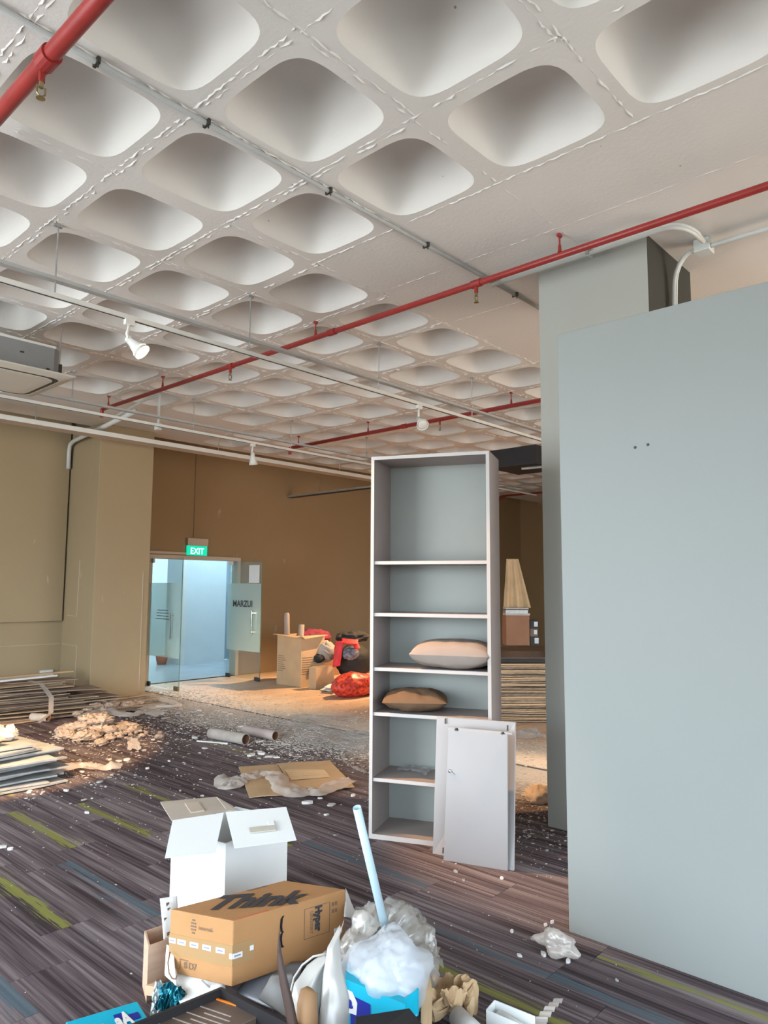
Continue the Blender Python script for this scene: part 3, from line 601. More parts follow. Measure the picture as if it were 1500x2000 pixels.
def rr(h, z, r=.10, n=5):
    out = []
    for sx, sy, a0 in ((1, -1, -PI/2), (1, 1, 0), (-1, 1, PI/2), (-1, -1, PI)):
        for k in range(n+1): a = a0+PI/2*k/n; out.append((mx_+sx*(h-r)+r*math.cos(a), my_+sy*(h-r)+r*math.sin(a), z))
    return out
rings = [rr(hw, 3.42, .02), rr(hw, 3.405, .02), rr(hw-.085, 3.3845, .11), rr(hw-.085, 3.388, .11)]
n_ = len(rings[0]); vs = [p for r_ in rings for p in r_]
b.add(vs, [(r_*n_+k, r_*n_+(k+1) % n_, (r_+1)*n_+(k+1) % n_, (r_+1)*n_+k) for r_ in range(3) for k in range(n_)]); build('panel_rim', b, 'acpanel', t)
b = MB(); b.add(rr(hw-.080, 3.3868, .11), [tuple(range(n_))]); build('air_slot', b, 'black', t)
b = MB(); g_ = [rr(hw-.125, 3.386, .10), rr(hw-.127, 3.382, .10), rr(hw-.19, 3.379, .08)]; b.add([p for r_ in g_ for p in r_], [(r_*n_+k, r_*n_+(k+1) % n_, (r_+1)*n_+(k+1) % n_, (r_+1)*n_+k) for r_ in range(2) for k in range(n_)]+[tuple(range(2*n_, 3*n_))]); build('intake_grille', b, 'acpanel', t)
build('mounting_bracket', MB().box((ax1+.02, ay0+.12, 3.50), (.05, .04, .12)), 'dark', t)
build('bolt_hole', MB().box((ax1-.12, ay0-.003, 3.455), (.025, .01, .025)), 'dark', t); build('bolt_hole', MB().box((ax0+.5, ay0-.003, 3.56), (.03, .008, .012)), 'dark', t)
for x, y in ((ax0, ay0), (ax1+.03, ay0+.12), (ax1+.03, ay1)): build('hanger_rod', MB().tube([(x, y, 3.45), (x, y, HC)], .005, 6), 'steel', t)
# far duct seen between shelving unit and column
t = thing('ventilation_unit', 'dark ventilation unit hung far off behind the shelving unit', 'duct', (8.3, 4.6, 3.5))
b = MB(); b.span((7.95, 4.66, 3.16), (8.65, 5.35, 3.40)); build('casing', b, 'blackcard', t)
b = MB(); b.span((8.35, 4.05, 3.14), (8.55, 4.6, 3.22)); build('side_duct', b, 'black', t); build('rail', MB().tube([(8.0, 4.9, 3.12), (8.3, 4.4, 3.16), (8.3, 3.0, 3.16)], .018, 8), 'steel', t); build('upper_rail', MB().tube([(8.15, 4.55, 3.34), (8.15, 3.0, 3.34)], .012, 8), 'wpipe', t)
build('fixing', MB().tube([(8.15, 4.62, 3.25), (8.15, 4.52, 3.36)], .035, 10), 'wpipe', t); build('hanger_rod', MB().tube([(8.3, 4.65, 3.4), (8.3, 4.65, HC)], .005, 6), 'steel', t)
# ================================================================ SHELVING UNIT
class FR:   # local frame: origin, right, depth(away), up
    def __init__(s, o, x, y, z): s.o, s.x, s.y, s.z = V(o), V(x).normalized(), V(y).normalized(), V(z).normalized()
    def p(s, a, b, c): return s.o+s.x*a+s.y*b+s.z*c
    def span(s, mb, a, b, m=0):
        q = [s.p(x, y, a[2]) for x, y in ((a[0], a[1]), (b[0], a[1]), (b[0], b[1]), (a[0], b[1]))]
        r = [s.p(x, y, b[2]) for x, y in ((a[0], a[1]), (b[0], a[1]), (b[0], b[1]), (a[0], b[1]))]
        return mb.hexa(q, r, m)
SF = FR((3.483, 3.296, 0), (.404, -.915, 0), (.915, .404, 0), (0, 0, 1)); SW, SD, SH, ST = .797, .36, 2.465, .022
t = thing('shelving_unit', 'tall grey open shelving unit standing on the carpet in mid room', 'shelf', SF.o)
def sp(name, a, b, mt='lam', edge=None):
    o = build(name, SF.span(MB(), a, b), mt, t, bevel=.001)
    if edge: build('edge_strip', SF.span(MB(), (a[0], a[1]-.0015, a[2]), (b[0], a[1], b[2])), 'lamedge', o)
    return o
sp('side_panel', (0, 0, 0), (ST, SD, SH), edge=1); sp('side_panel', (SW-ST, 0, 0), (SW, SD, SH), edge=1)
sp('top_panel', (ST, 0, SH-ST), (SW-ST, SD, SH), edge=1); sp('bottom_panel', (ST, 0, .0), (SW-ST, SD-.008, .03), edge=1)
sp('back_panel', (ST, SD-.008, .03), (SW-ST, SD, SH-ST), 'lamback')
SZ = (1.765, 1.425, 1.073, .787, .374)
for z in SZ: sp('shelf_board', (ST, .012, z-.022), (SW-ST, SD-.008, z), edge=1)
# cushions
def pillow(c, ax, ay, a, b, h, seed, corner=.10, e=.55, sag=0, wr=.012, pw=4):
    c, ax, ay = V(c), V(ax).normalized(), V(ay).normalized(); mb = MB()
    for sg in (1, -1):
        def fn(u, v):
            x, y = 2*u-1, 2*v-1; k = max(0, (1-abs(x)**pw)*(1-abs(y)**pw))**e
            pin = 1-corner*(x*x+y*y-2*x*x*y*y*.85)*.5
            w_ = fbm((x*2.2+seed, y*2.2, sg), 1.0, 4)*wr*(1.5-k)+noise.noise(V((math.atan2(y, x)*3+seed, (x*x+y*y)*.8, 0)))*wr*.8*min(1, (x*x+y*y))
            return c+ax*(a*x*pin)+ay*(b*y*pin)+V((0, 0, h*(1+sg*k*(1+.0*x)+sag*x*0)+w_*k*1.2))
        mb.grid(fn, 34, 26)
    return mb
pc = SF.p(.53, .17, SZ[2]+.001)
t2 = tag(build('pillow', pillow(pc, SF.x, SF.y,   .262, .185, .092, 1, .02, .42, wr=.012, pw=3), 'pill', smooth=True), 'plump cream pillow lying on the third shelf of the grey unit', 'pillow')
pc = SF.p(.265, .15, SZ[3]+.001)
tag(build('cushion', pillow(pc, SF.x*.96+SF.y*.25, SF.y*.96-SF.x*.25, .205, .165, .072, 5, -.06, .62, wr=.016, pw=2.4), 'cush', smooth=True), 'flat brown cushion lying on the fourth shelf below the pillow', 'cushion')
tag(build('plastic_packet', crumple([SF.p(.13, .20, SZ[4]+.004), SF.p(.33, .16, SZ[4]+.004), SF.p(.34, .30, SZ[4]+.004), SF.p(.14, .31, SZ[4]+.004)], .03, 8, 14, 3), 'plastic', smooth=True), 'flat clear plastic packet lying on the lowest middle shelf', 'packet')
# leaning boards
def leaning(name, label, bl, br, tl, tr, th, cat='board'):
    x = (br-bl); up_ = (tl-bl); nrm = x.cross(up_).normalized()
    if nrm.dot(V((1, 1, 0))) < 0: nrm = -nrm
    t = thing(name, label, cat, bl); mb = MB(); mb.hexa([bl, br, br+nrm*th, bl+nrm*th], [tl, tr, tr+nrm*th, tl+nrm*th]); build('board', mb, 'panel', t, bevel=.0012)
    return t, FR(bl, x, nrm, up_), x.length, up_.length
bl, br = P(845, 1667, .0), P(1003, 1701, .0); tl, tr = P(853, 1400, .80), P(1006, 1411, .80)
lb, LF, lw, lh = leaning('leaning_panel', 'wider pale laminate panel leaning on the shelving unit behind the door', bl, br, tl, tr, .018)
for x, y in ((.06, lh-.02), (lw-.05, lh-.02), (.07, .03)): build('cam_slot', LF.span(MB(), (x-.005, -.001, y-.016), (x+.005, .001, y+.016)), 'dark', lb)
bl, br = P(866, 1680, .0), P(991, 1701, .0); tl, tr = P(876, 1424, .755), P(991, 1435, .755)
off = V((.003, 0, 0)); ld, DF, dw, dh = leaning('cabinet_door', 'pale sliding cabinet door with lock and recessed pull leaning in front', bl, br, tl, tr, .017, 'door')
hd = MB(); hz0, hz1, hx0, hx1 = dh*.475, dh*.625, dw*.865, dw*.96
DF.span(hd, (hx0, -.0015, hz0), (hx1, .001, hz1)); ho = build('recessed_pull', hd, mat('pull_plastic', (.33, .35, .38), .4), ld, bevel=.002)
ho['label'] = 'grey recessed pull'
build('recess', DF.span(MB(), (hx0+.006, -.0022, hz0+.01), (hx1-.006, -.0014, hz1-.01)), mat('recess_dark', (.055, .065, .09), .4), ho)
lp = DF.p(dw*.055, 0, dh*.68); mb = MB().lathe(lp, -DF.y, [(0, 0), (0, .011), (.008, .010), (.010, .004), (.010, 0)], 16)
lo_ = build('lock', mb, 'chrome', ld, smooth=True); build('key', MB().plank(lp-DF.y*.008, lp-DF.y*.012+DF.x*.032-DF.z*.016, .008, .002), 'steel', lo_)
for x in (dw*.13, dw*.86):
    q = DF.p(x, .004, dh+.005); build('guide_clip', MB().lathe(q-DF.z*.008, DF.z, [(0, 0), (0, .014), (.006, .012), (.014, .006), (.014, 0)], 12), 'dark', ld)
build('guide_lip', DF.span(MB(), (-.008, .002, dh), (dw, .008, dh+.012)), 'panel', ld)

# ================================================================ CARTONS
def boxframe(pts):   # pts: near, left, right top corners and height; returns frame helpers for decals
    return None
def face_pt(a, b, c, d):  # bilinear on quad: a=u0v0 b=u1v0 c=u1v1 d=u0v1
    return lambda u, v: (a*(1-u)+b*u)*(1-v)+(d*(1-u)+c*u)*v
def decal(name, f, us, vs, mt, parent, lift=.0015, n=None, nu=1):
    mb = MB(); pts = []
    nn = (f(1, 0)-f(0, 0)).cross(f(0, 1)-f(0, 0)).normalized()*lift
    q = [f(us[0], vs[0])+nn, f(us[1], vs[0])+nn, f(us[1], vs[1])+nn, f(us[0], vs[1])+nn]
    mb.add(q+[p-nn*1.4 for p in q], [(0, 1, 2, 3), (7, 6, 5, 4), (0, 4, 5, 1), (1, 5, 6, 2), (2, 6, 7, 3), (3, 7, 4, 0)]); return build(name, mb, mt, parent)
# --- printed brown carton in the foreground
tN, tL, tR = P(456, 1799, .385), P(333, 1776, .365), P(675, 1737, .355); tB = tL+tR-tN
yN = 1930
def drop_to(p, y):
    lo, hi = -.3, p.z
    for _ in range(40):
        m_ = (lo+hi)/2; q = V((p.x, p.y, m_))-EYEV; yy = 1000-F*q.dot(up)/q.dot(fw)
        if yy > y: lo = m_
        else: hi = m_
    return V((p.x, p.y, lo))
hN = tN.z-drop_to(tN, 1930).z; hL = tL.z-drop_to(tL, 1896).z; hh = (hN+hL)/2
D_ = V((0, 0, -hh)); kN, kL, kR, kB = tN+D_, tL+D_, tR+D_, tB+D_
kt = thing('printed_carton', 'brown cardboard carton with large dark slanted lettering, front of the pile', 'carton', kN)
build('carton_body', MB().hexa([kN, kR, kB, kL], [tN, tR, tB, tL]), 'card', kt, bevel=.004)
fl_ = face_pt(kL, kN, tN, tL); fr_ = face_pt(kN, kR, tR, tN); ft_ = face_pt(tN, tR, tB, tL)
def onpl(x, y):   # pixel -> carton top plane
    n_ = (tR-tN).cross(tL-tN); d = ray(x, y); k = n_.dot(tN-EYEV)/n_.dot(d); return EYEV+d*k
p0, p1, p2 = onpl(396, 1778), onpl(588, 1765), onpl(430, 1750)
U_ = (p1-p0); W_ = (p2-onpl(387, 1778))
cu_w = 2.28
def fit_txt(name, s, p0, U, W, mt, parent, bold, lift=.003, caph=.72):
    o = txt(name, s, (0, 0, 0), (1, 0, 0), (0, 1, 0), mt, parent, bold); wd = max(v.co.x for v in o.data.vertices)-min(v.co.x for v in o.data.vertices); bpy.data.objects.remove(o)
    return txt(name, s, p0, U/wd, W/caph, mt, parent, bold, lift=lift)
fit_txt('printed_word', 'Think', p0, U_, W_, 'ink', kt, .045)
decal('tape', fl_, (0, 1.0), (.30, .62), 'tape', kt); decal('tape', fr_, (0, .17), (.33, .64), 'tape', kt)
for k, u in enumerate((.035, .20, .40, .60, .81)):
    lb_ = decal('label', fl_, (u-.06 if k else 0, u+.075), (.475+.0*k, .555), 'label', kt, .003); decal('label_print', fl_, (u-.035 if k else .01, u+.05), (.505, .525), 'bluetx', lb_, .004)
lb_ = decal('label', fr_, (0, .075), (.42, .50), 'label', kt, .003); decal('label_print', fr_, (.01, .06), (.45, .472), 'bluetx', lb_, .004)
lb_ = decal('label', fl_, (.955, 1.0), (.42, .50), 'label', kt, .003)
decal('label', fr_, (.135, .165), (.47, .545), 'label', kt, .003)
lb_ = decal('label', fr_, (.89, .965), (.28, .38), 'label', kt, .003); decal('label_print', fr_, (.905, .95), (.315, .345), 'bluetx', lb_, .004)
Ux, Wy = (kN-kL), (tL-kL)
for k in range(5):   # lamp-like emblem drawn as stacked rings
    r_ = .033*math.sin(PI*(k+1)/6); c_ = fl_(.385, .77-.035*k+.0); decal('emblem', fl_, (.385-r_*1.3, .385+r_*1.3), (.90-.05*k-.012, .90-.05*k+.012), 'inkf', kt, .002)
txt('printed_word', 'intertek', fl_(.47, .77), Ux*.068, Wy*.085, 'inkf', kt, bold=.01, lift=.002)
for k, s_ in enumerate(('Y', 'J', '8', 'D', '7')): txt('handling_mark', s_, fl_(.05+.075*k+(.05 if k else 0), .12), Ux*.11, Wy*.15, 'inkf', kt, bold=.01, lift=.002)
decal('printed_line', fl_, (.18, .32), (.235, .25), 'inkf', kt)
Ur, Wr = (kR-kN), (tN-kN)
mb = MB(); brace = [(.415, .86), (.40, .82), (.395, .70), (.40, .62), (.412, .60), (.40, .575), (.395, .50), (.40, .40), (.415, .35)]
for (u0_, v0_), (u1_, v1_) in zip(brace, brace[1:]):
    w_ = .010; nn = (fr_(1, 0)-fr_(0, 0)).cross(fr_(0, 1)-fr_(0, 0)).normalized()*.0018
    mb.add([fr_(u0_-w_, v0_)+nn, fr_(u0_+w_, v0_)+nn, fr_(u1_+w_, v1_)+nn, fr_(u1_-w_, v1_)+nn], [(0, 1, 2, 3)])
build('hand_slot', mb, 'black', kt)
for u in (.605, .842): decal('printed_frame', fr_, (u-.0025, u+.0025), (.36, .86), 'inkf', kt)
for v in (.36, .86): decal('printed_frame', fr_, (.605, .842), (v-.004, v+.004), 'inkf', kt)
txt('printed_word', 'Hyper', fr_(.705, .86), -Wr*.165, Ur*.085, 'ink', kt, bold=.06, lift=.003)
txt('printed_word', 'LEN370RT', fr_(.655, .80), -Wr*.085, Ur*.04, 'inkf', kt, bold=.01, lift=.002)
for k in range(4): decal('handling_mark', fr_, (.865+.03*(k % 2), .885+.03*(k % 2)), (.66+.12*(k//2), .72+.12*(k//2)), 'inkf', kt)
decal('edge_print', ft_, (.05, .30), (.015, .035), 'rink', kt); decal('printed_line', ft_, (.62, .80), (.93, .97), 'inkf', kt)
# --- white carton with open flaps
az = math.radians(100); azr = math.radians(10)
wN = P(441, 1648, .42); wL = wN+V((math.cos(az), math.sin(az), 0))*.36; wR = wN+V((math.cos(azr), math.sin(azr), 0))*.44; wB = wL+wR-wN
Z_ = lambda p, z: V((p.x, p.y, z))
wt = thing('white_carton', 'open white carton with spread flaps standing behind the brown carton', 'carton', Z_((wN+wB)/2, 0))
def wall4(c4, z0, z1, th, name, mt, par, inner=None):
    ctr = (c4[0]+c4[1]+c4[2]+c4[3])/4
    for i in range(4):
        a, b_ = c4[i], c4[(i+1) % 4]; ai, bi = a+(ctr-a)*(th*1.5/(ctr-a).length), b_+(ctr-b_)*(th*1.5/(ctr-b_).length)
        mb = MB(); mb.hexa([Z_(a, z0), Z_(b_, z0), Z_(bi, z0), Z_(ai, z0)], [Z_(a, z1), Z_(b_, z1), Z_(bi, z1), Z_(ai, z1)]); build(name, mb, mt, par)
wall4([wN, wR, wB, wL], 0, .42, .006, 'side_wall', 'wcard', wt)
build('base_flap', MB().hexa([Z_(wN, .001), Z_(wR, .001), Z_(wB, .001), Z_(wL, .001)], [Z_(wN, .008), Z_(wR, .008), Z_(wB, .008), Z_(wL, .008)]), 'wcard', wt)
def flap(a, b_, c, d, mt, name='flap'):
    n_ = (b_-a).cross(d-a).normalized()*.004; return build(name, MB().hexa([a, b_, c, d], [a+n_, b_+n_, c+n_, d+n_]), mt, wt)
f1 = flap(P(337, 1602, .495), P(437, 1587, .50), P(420, 1666, .425), P(322, 1675, .425), 'wcard')
f2 = flap(P(441, 1586, .50), P(559, 1576, .50), P(579, 1640, .43), P(458, 1656, .425), 'wcard')
f3 = flap(P(336, 1603, .493), P(313, 1566, .47), P(423, 1556, .47), P(444, 1583, .495), 'greycard')
flap(P(444, 1583, .495), P(423, 1556, .49), P(455, 1574, .49), P(462, 1583, .495), 'greycard')
q = face_pt(P(458, 1656, .428), P(579, 1640, .433), P(559, 1576, .503), P(441, 1586, .503))
decal('tape', q, (.30, .72), (.33, .47), mat('pale_tape', (.50, .47, .40), .5), wt, .004); decal('tape_tab', q, (.62, .72), (.47, .62), 'wcard', wt, .004)
q = face_pt(P(336, 1603, .495), P(444, 1583, .497), P(423, 1556, .472), P(313, 1566, .472))
decal('tape', q, (.38, .62), (.2, .75), mat('beige_tape', (.56, .47, .38), .5), wt, .004)
# --- small brown carton and paper at the left of the pile
def carton(name, label, N_, L_, R_, z0, z1, mt, th=.005, closed=True, cat='carton', group=None, bev=.003):
    B_ = L_+R_-N_; t = thing(name, label, cat, Z_((N_+B_)/2, z0), group)
    if closed: build('carton_body', MB().hexa([Z_(N_, z0), Z_(R_, z0), Z_(B_, z0), Z_(L_, z0)], [Z_(N_, z1), Z_(R_, z1), Z_(B_, z1), Z_(L_, z1)]), mt, t, bevel=bev)
    else:
        wall4([N_, R_, B_, L_], z0, z1, th, 'side_wall', mt, t)
        build('base', MB().hexa([Z_(N_, z0), Z_(R_, z0), Z_(B_, z0), Z_(L_, z0)], [Z_(N_, z0+.006), Z_(R_, z0+.006), Z_(B_, z0+.006), Z_(L_, z0+.006)]), mt, t)
    return t
n_ = P(352, 1930, .03); l_ = P(288, 1925, .03)
a_ = P(291, 1846, .20); b_ = P(331, 1826, .22)
sN = P(290, 1847, .21); sN.z = 0; sL = sN+V((.05, .12, 0)); sR = sN+V((.34, -.03, 0))
t = carton('small_carton', 'low brown carton tucked behind the left end of the printed carton', sN, sL, sR, 0, .21, 'lightw', closed=False)
build('wooden_batten', MB().plank(P(287, 1930, .05), P(330, 1936, .05), .03, .035), mat('pale_batten', (.80, .58, .38), .7), t)
def sheet(name, label, c4, mt, cat='paper', th=.003, par=None, curl=0, n=10, smooth=True):
    a, b_, c, d = c4; f = face_pt(a, b_, c, d); nn = (b_-a).cross(d-a).normalized()
    if nn.z < 0: nn = -nn
    mb = MB().grid(lambda u, v: f(u, v)+nn*(curl*math.sin(PI*u)*math.sin(PI*v)+curl*.5*noise.noise(V((u*3, v*3, curl*90)))), n, n)
    o = build(name, mb, mt, par, smooth=smooth, solid=th)
    return tag(o, label, cat) if par is None else o
sN2 = P(318, 1838, .24)
sh = sheet('paper_sheet', 'white printed sheet standing between the white carton and the small carton', [P(320, 1838, .20), P(350, 1828, .20), P(346, 1750, .33), P(312, 1755, .33)], 'paper', curl=.006)
fp = face_pt(P(320, 1838, .20), P(350, 1828, .20), P(346, 1750, .33), P(312, 1755, .33))
for u, v in ((.45, .85), (.5, .72), (.25, .5), (.35, .15)):
    mb = MB(); c_ = fp(u, v)-fw*.006; build('printed_mark', mb.box(c_, (.012, .004, .012)), 'inkf', sh)
t = thing('white_plastic_lid', 'white plastic sheet with looped cable sticking out under the printed carton', 'plastic sheet', P(370, 1930, .10))
sheet('lid_sheet', '', [P(330, 1890, .14), P(440, 1905, .16), P(440, 1945, .12), P(352, 1962, .10)], 'wcard', par=t, th=.006, curl=.008)
sheet('lid_strip', '', [P(326, 1845, .22), P(338, 1850, .22), P(345, 1925, .14), P(323, 1905, .14)], 'wcard', par=t, th=.005, curl=.008)
cp = [P(x, y, z) for x, y, z in ((332, 1860, .22), (328, 1880, .20), (330, 1900, .18), (336, 1911, .165), (343, 1912, .165), (346, 1903, .18), (344, 1893, .19))]
build('cable', MB().tube(cp, .0028, 6), 'inkf', t, smooth=True)
build('metal_rod', MB().tube([P(394, 1914, .16), P(412, 1932, .13)], .003, 6), 'steel', t)
# teal tinsel bag and silver bubble film
tg = thing('foil_bag', 'teal foil and silver bubble wrap bag at the left of the black carton', 'bag', P(320, 1960, .08))
b = crumple([P(312, 1930, .10), P(360, 1945, .12), P(352, 1966, .08), P(308, 1978, .06)], .045, 16, 26, 8); build('foil', b, 'teal', tg)
b = crumple([P(301, 1921, .12), P(316, 1922, .12), P(312, 1985, .05), P(293, 1996, .04)], .02, 14, 20, 2); build('bubble_film', b, 'silver', tg)
# cyan packet with big letters
f_ = face_pt(P(130, 1997, .10), P(283, 1985, .10), P(266, 1955, .10), P(205, 1976, .10)); a, b_, c, d = P(120, 2002, .12), P(282, 1986, .12), P(267, 1955, .12), P(132, 1995, .12)
d = P(128, 1996, .12); t = thing('cyan_packet', 'bright cyan printed packet with a white letter at the bottom left', 'packet', Z_(b_, 0))
c2 = P(268, 1955, .12); d2 = P(128, 1996, .12); b2 = P(295, 1998, .12); a2 = d2+b2-c2
mb = MB().hexa([Z_(a2, .0), Z_(b2, .0), Z_(c2, .0), Z_(d2, .0)], [a2, b2, c2, d2]); build('packet_body', mb, 'cyan', t, bevel=.004)
ux = (c2-d2); uy = (c2-b2)
build('blue_square', MB().hexa(*[[b2+(d2-c2)*k1-(b2-c2)*k2+V((0, 0, z)) for k1, k2 in ((.08, .30), (.22, .30), (.22, .55), (.08, .55))] for z in (.0, .002)]) , 'navy', t)
build('blue_square', MB().hexa(*[[b2+(d2-c2)*k1-(b2-c2)*k2+V((0, 0, z)) for k1, k2 in ((.26, .45), (.40, .45), (.40, .70), (.26, .70))] for z in (.0, .002)]) , 'navy', t)
txt('printed_word', 'aA', b2+(d2-c2)*.42-(b2-c2)*.15+V((0, 0, .003)), (c2-d2)*.20, (c2-b2)*.75, 'label', t, bold=.05)
build('white_print', MB().hexa(*[[b2+(d2-c2)*k1-(b2-c2)*k2+V((0, 0, z)) for k1, k2 in ((.55, .0), (.62, .0), (.60, .5), (.57, .5))] for z in (.0, .002)]), 'label', t)
# black open carton with printed box inside
zb = .20; B0, L0, R0 = P(432, 1927, zb), P(180, 2031, zb), P(640, 2035, zb); K0 = L0+R0-B0
t = thing('black_carton', 'open black carton in the bottom foreground holding an orange edged box', 'carton', Z_((B0+K0)/2, 0))
wall4([K0, R0, B0, L0], 0, zb, .010, 'side_wall', 'blackcard', t)
build('base', MB().hexa([Z_(p, 0) for p in (K0, R0, B0, L0)], [Z_(p, .006) for p in (K0, R0, B0, L0)]), 'blackcard', t)
iB, iL, iR = P(411, 1948, .17), P(250, 2016, .17), P(512, 1981, .17); iK = iL+iR-iB
t = thing('product_box', 'dark brown printed box with orange edges inside the black carton', 'box', Z_((iB+iK)/2, .008))
build('box_body', MB().hexa([Z_(p, .008) for p in (iK, iR, iB, iL)], [iK, iR, iB, iL]), 'brownblk', t, bevel=.004)
ff = face_pt(iL, iK, iR, iB); e1 = face_pt(iB, iL, iK, iR)
for k in range(9):
    wv = .10+k*.085; decal('printed_line', face_pt(iK, iR, iB, iL), (.06+.03*(k % 3), .06+.03*(k % 3)+.012), (.1+.05*(k % 2), .75-.1*(k % 4)), mat('print_line', (.36, .30, .27), .6) if k == 0 else bpy.data.materials['print_line'], t, .002) if False else decal('printed_line', face_pt(iK, iR, iB, iL), (wv, wv+.014), (.08+.1*(k % 3), .9-.12*((k*2) % 4)), mat('print_line', (.36, .30, .27), .6) if k == 0 else bpy.data.materials['print_line'], t, .002)
build('orange_edge', MB().plank(iB+V((0, 0, .001)), iR+V((0, 0, .001)), .006, .006).plank(iR, Z_(iR, .01), .02, .01), 'orange', t)
build('orange_edge', MB().plank(iL+V((0, 0, .001)), iL+(iK-iL)*.35+V((0, 0, .001)), .016, .014), 'orange', t)
# grey folder / sleeves between black carton and printed carton
sheet('grey_folder', 'dark grey plastic folder wedged under the right end of the printed carton', [P(462, 1938, .10), P(560, 1985, .10), P(592, 1880, .16), P(500, 1885, .14)], mat('grey_folder_plastic', (.20, .21, .24), .35, .1, 5), 'folder', th=.008, curl=.01)
sheet('grey_folder', 'lighter grey plastic sleeve lying against the dark blade in the pile', [P(505, 1950, .15), P(562, 1990, .15), P(575, 1900, .19), P(532, 1905, .18)], mat('grey_sleeve_plastic', (.27, .28, .29), .35, .1, 5), 'folder', th=.006, curl=.012)
# upright pointed dark strip
mb = MB(); prof = [(545, 1812, 2.36, .5), (543, 1835, 2.36, 4), (541, 1860, 2.36, 9), (542, 1890, 2.35, 14), (547, 1925, 2.34, 18), (554, 1960, 2.33, 20), (561, 2000, 2.32, 21), (568, 2040, 2.31, 21)]
vs = []
for x, y, dd, w_ in prof: vs += [PD(x, y, dd), PD(x+w_*.5, y, dd-.006), PD(x+w_, y, dd+.004), PD(x+w_*.5, y, dd+.008)]
mb.add(vs, [(4*k+q, 4*k+(q+1) % 4, 4*k+4+(q+1) % 4, 4*k+4+q) for k in range(len(prof)-1) for q in range(4)])
tag(build('pointed_strip', mb, 'strap', smooth=True), 'dark brown pointed strip standing up in front of the printed carton', 'strip')
# milky sheets rolled into a cone with tube inside
def ribbonsurf(left, right, bulge, n=24, m=14, seed=0, wr=.006):
    def at(L, v):
        k = v*(len(L)-1); i = min(int(k), len(L)-2); a = L[i]; b_ = L[i+1]; f = k-i; return PD(a[0]+(b_[0]-a[0])*f, a[1]+(b_[1]-a[1])*f, a[2]+(b_[2]-a[2])*f)
    return MB().grid(lambda u, v: at(left, v)*(1-u)+at(right, v)*u-fw*(bulge*math.sin(PI*u)+wr*fbm((u*2+seed, v*3, seed), 1.5)), m, n)
t = thing('milky_sheet', 'large milky white foam sheet curled upright beside the brown tube', 'plastic sheet', Z_(PD(630, 2000, 2.4), .1))
build('curl_front', ribbonsurf([(664, 1806, 2.62), (640, 1850, 2.52), (632, 1900, 2.46), (628, 1950, 2.42), (618, 2040, 2.36)], [(672, 1796, 2.62), (663, 1830, 2.56), (668, 1890, 2.48), (682, 1950, 2.44), (690, 2040, 2.38)], .035, seed=2), 'fog', t, smooth=True, solid=.002)
build('curl_back', ribbonsurf([(638, 1856, 2.56), (600, 1885, 2.52), (575, 1920, 2.46), (566, 1960, 2.42), (564, 2040, 2.36)], [(645, 1852, 2.56), (632, 1900, 2.52), (628, 1940, 2.50), (622, 1980, 2.46), (620, 2040, 2.40)], .05, seed=5), 'fog', t, smooth=True, solid=.002)
build('curl_rim', MB().tube([PD(x, y, d) for x, y, d in ((640, 1862, 2.53), (612, 1868, 2.54), (590, 1885, 2.53), (574, 1910, 2.50), (566, 1945, 2.47), (562, 1985, 2.44))], .004, 6), 'fog', t, smooth=True)
mb = MB().tube([PD(606, 1932, 2.39), PD(604, 1936, 2.385), PD(600, 1960, 2.37), PD(602, 2040, 2.34)], [.016, .030, .034, .036], 16)
tag(build('brown_tube', mb, 'tan', smooth=True), 'brown cardboard tube standing inside the curled milky sheet', 'tube')
# clear rubbish bag in its carton
t = thing('rubbish_bag', 'stuffed clear rubbish bag bulging out of the carton in the foreground', 'bag', Z_(P(750, 1900, .12), .02))
c_ = P(752, 1893, .22); build('stuffing', blob(c_-V((0, 0, .03)), (.158, .135, .125), .16, 4, 60, 36, seed=3), 'wbag', t, smooth=True)
build('bag_skin', skin(c_-V((0, 0, .02)), (.178, .150, .150), .20, 3.2, seed=8), 'bagskin', t, smooth=True)
t = thing('crumpled_bag', 'crumpled brownish clear bag heaped behind the white rubbish bag', 'bag', Z_(P(770, 1850, .2), .1))
c2_ = P(752, 1832, .25); build('bag_fold', skin(c2_-V((0, 0, .05)), (.19, .13, .15), .50, 2.2, seed=21), 'bag', t, smooth=True)
build('bag_fold', crumple([P(690, 1850, .25), P(846, 1885, .17), P(836, 1815, .22), P(722, 1785, .31)], .05, 13, 44, 31, .03), 'bag', t)
build('bag_fold', crumple([P(705, 1835, .28), P(800, 1850, .22), P(800, 1792, .28), P(715, 1790, .32)], .045, 15, 40, 51, .03), 'plastic', t)
c3_ = P(800, 1850, .20); build('bag_fold', skin(c3_-V((0, 0, .05)), (.14, .12, .135), .55, 2.6, seed=31), 'bag', t, smooth=True)
build('paper_point', MB().add([P(712, 1806, .30), P(735, 1781, .34), P(738, 1823, .29), P(722, 1815, .31)], [(0, 1, 3), (1, 2, 3), (0, 3, 2)]), 'paper', t)
build('bag_fold', blob(P(838, 1893, .12), (.035, .04, .09), .4, 10, 30, 20, seed=12), 'bag', t)
tag(build('crumpled_paper', crumple([P(682, 1838, .26), P(735, 1832, .26), P(740, 1848, .24), P(690, 1852, .24)], .03, 12, 20, 4), 'paper'), 'crumpled white paper scrap on top of the rubbish bag', 'paper')
t = thing('waste_carton', 'brown carton wall curving beside the rubbish bag', 'carton', Z_(P(830, 1950, .1), 0))
build('carton_wall', ribbonsurf([(800, 1868, 2.72), (815, 1885, 2.66), (822, 1930, 2.56), (822, 1975, 2.48), (820, 2040, 2.40)], [(812, 1862, 2.74), (836, 1885, 2.68), (843, 1930, 2.58), (843, 1975, 2.50), (842, 2040, 2.42)], .008), 'card2', t, smooth=True, solid=.006)
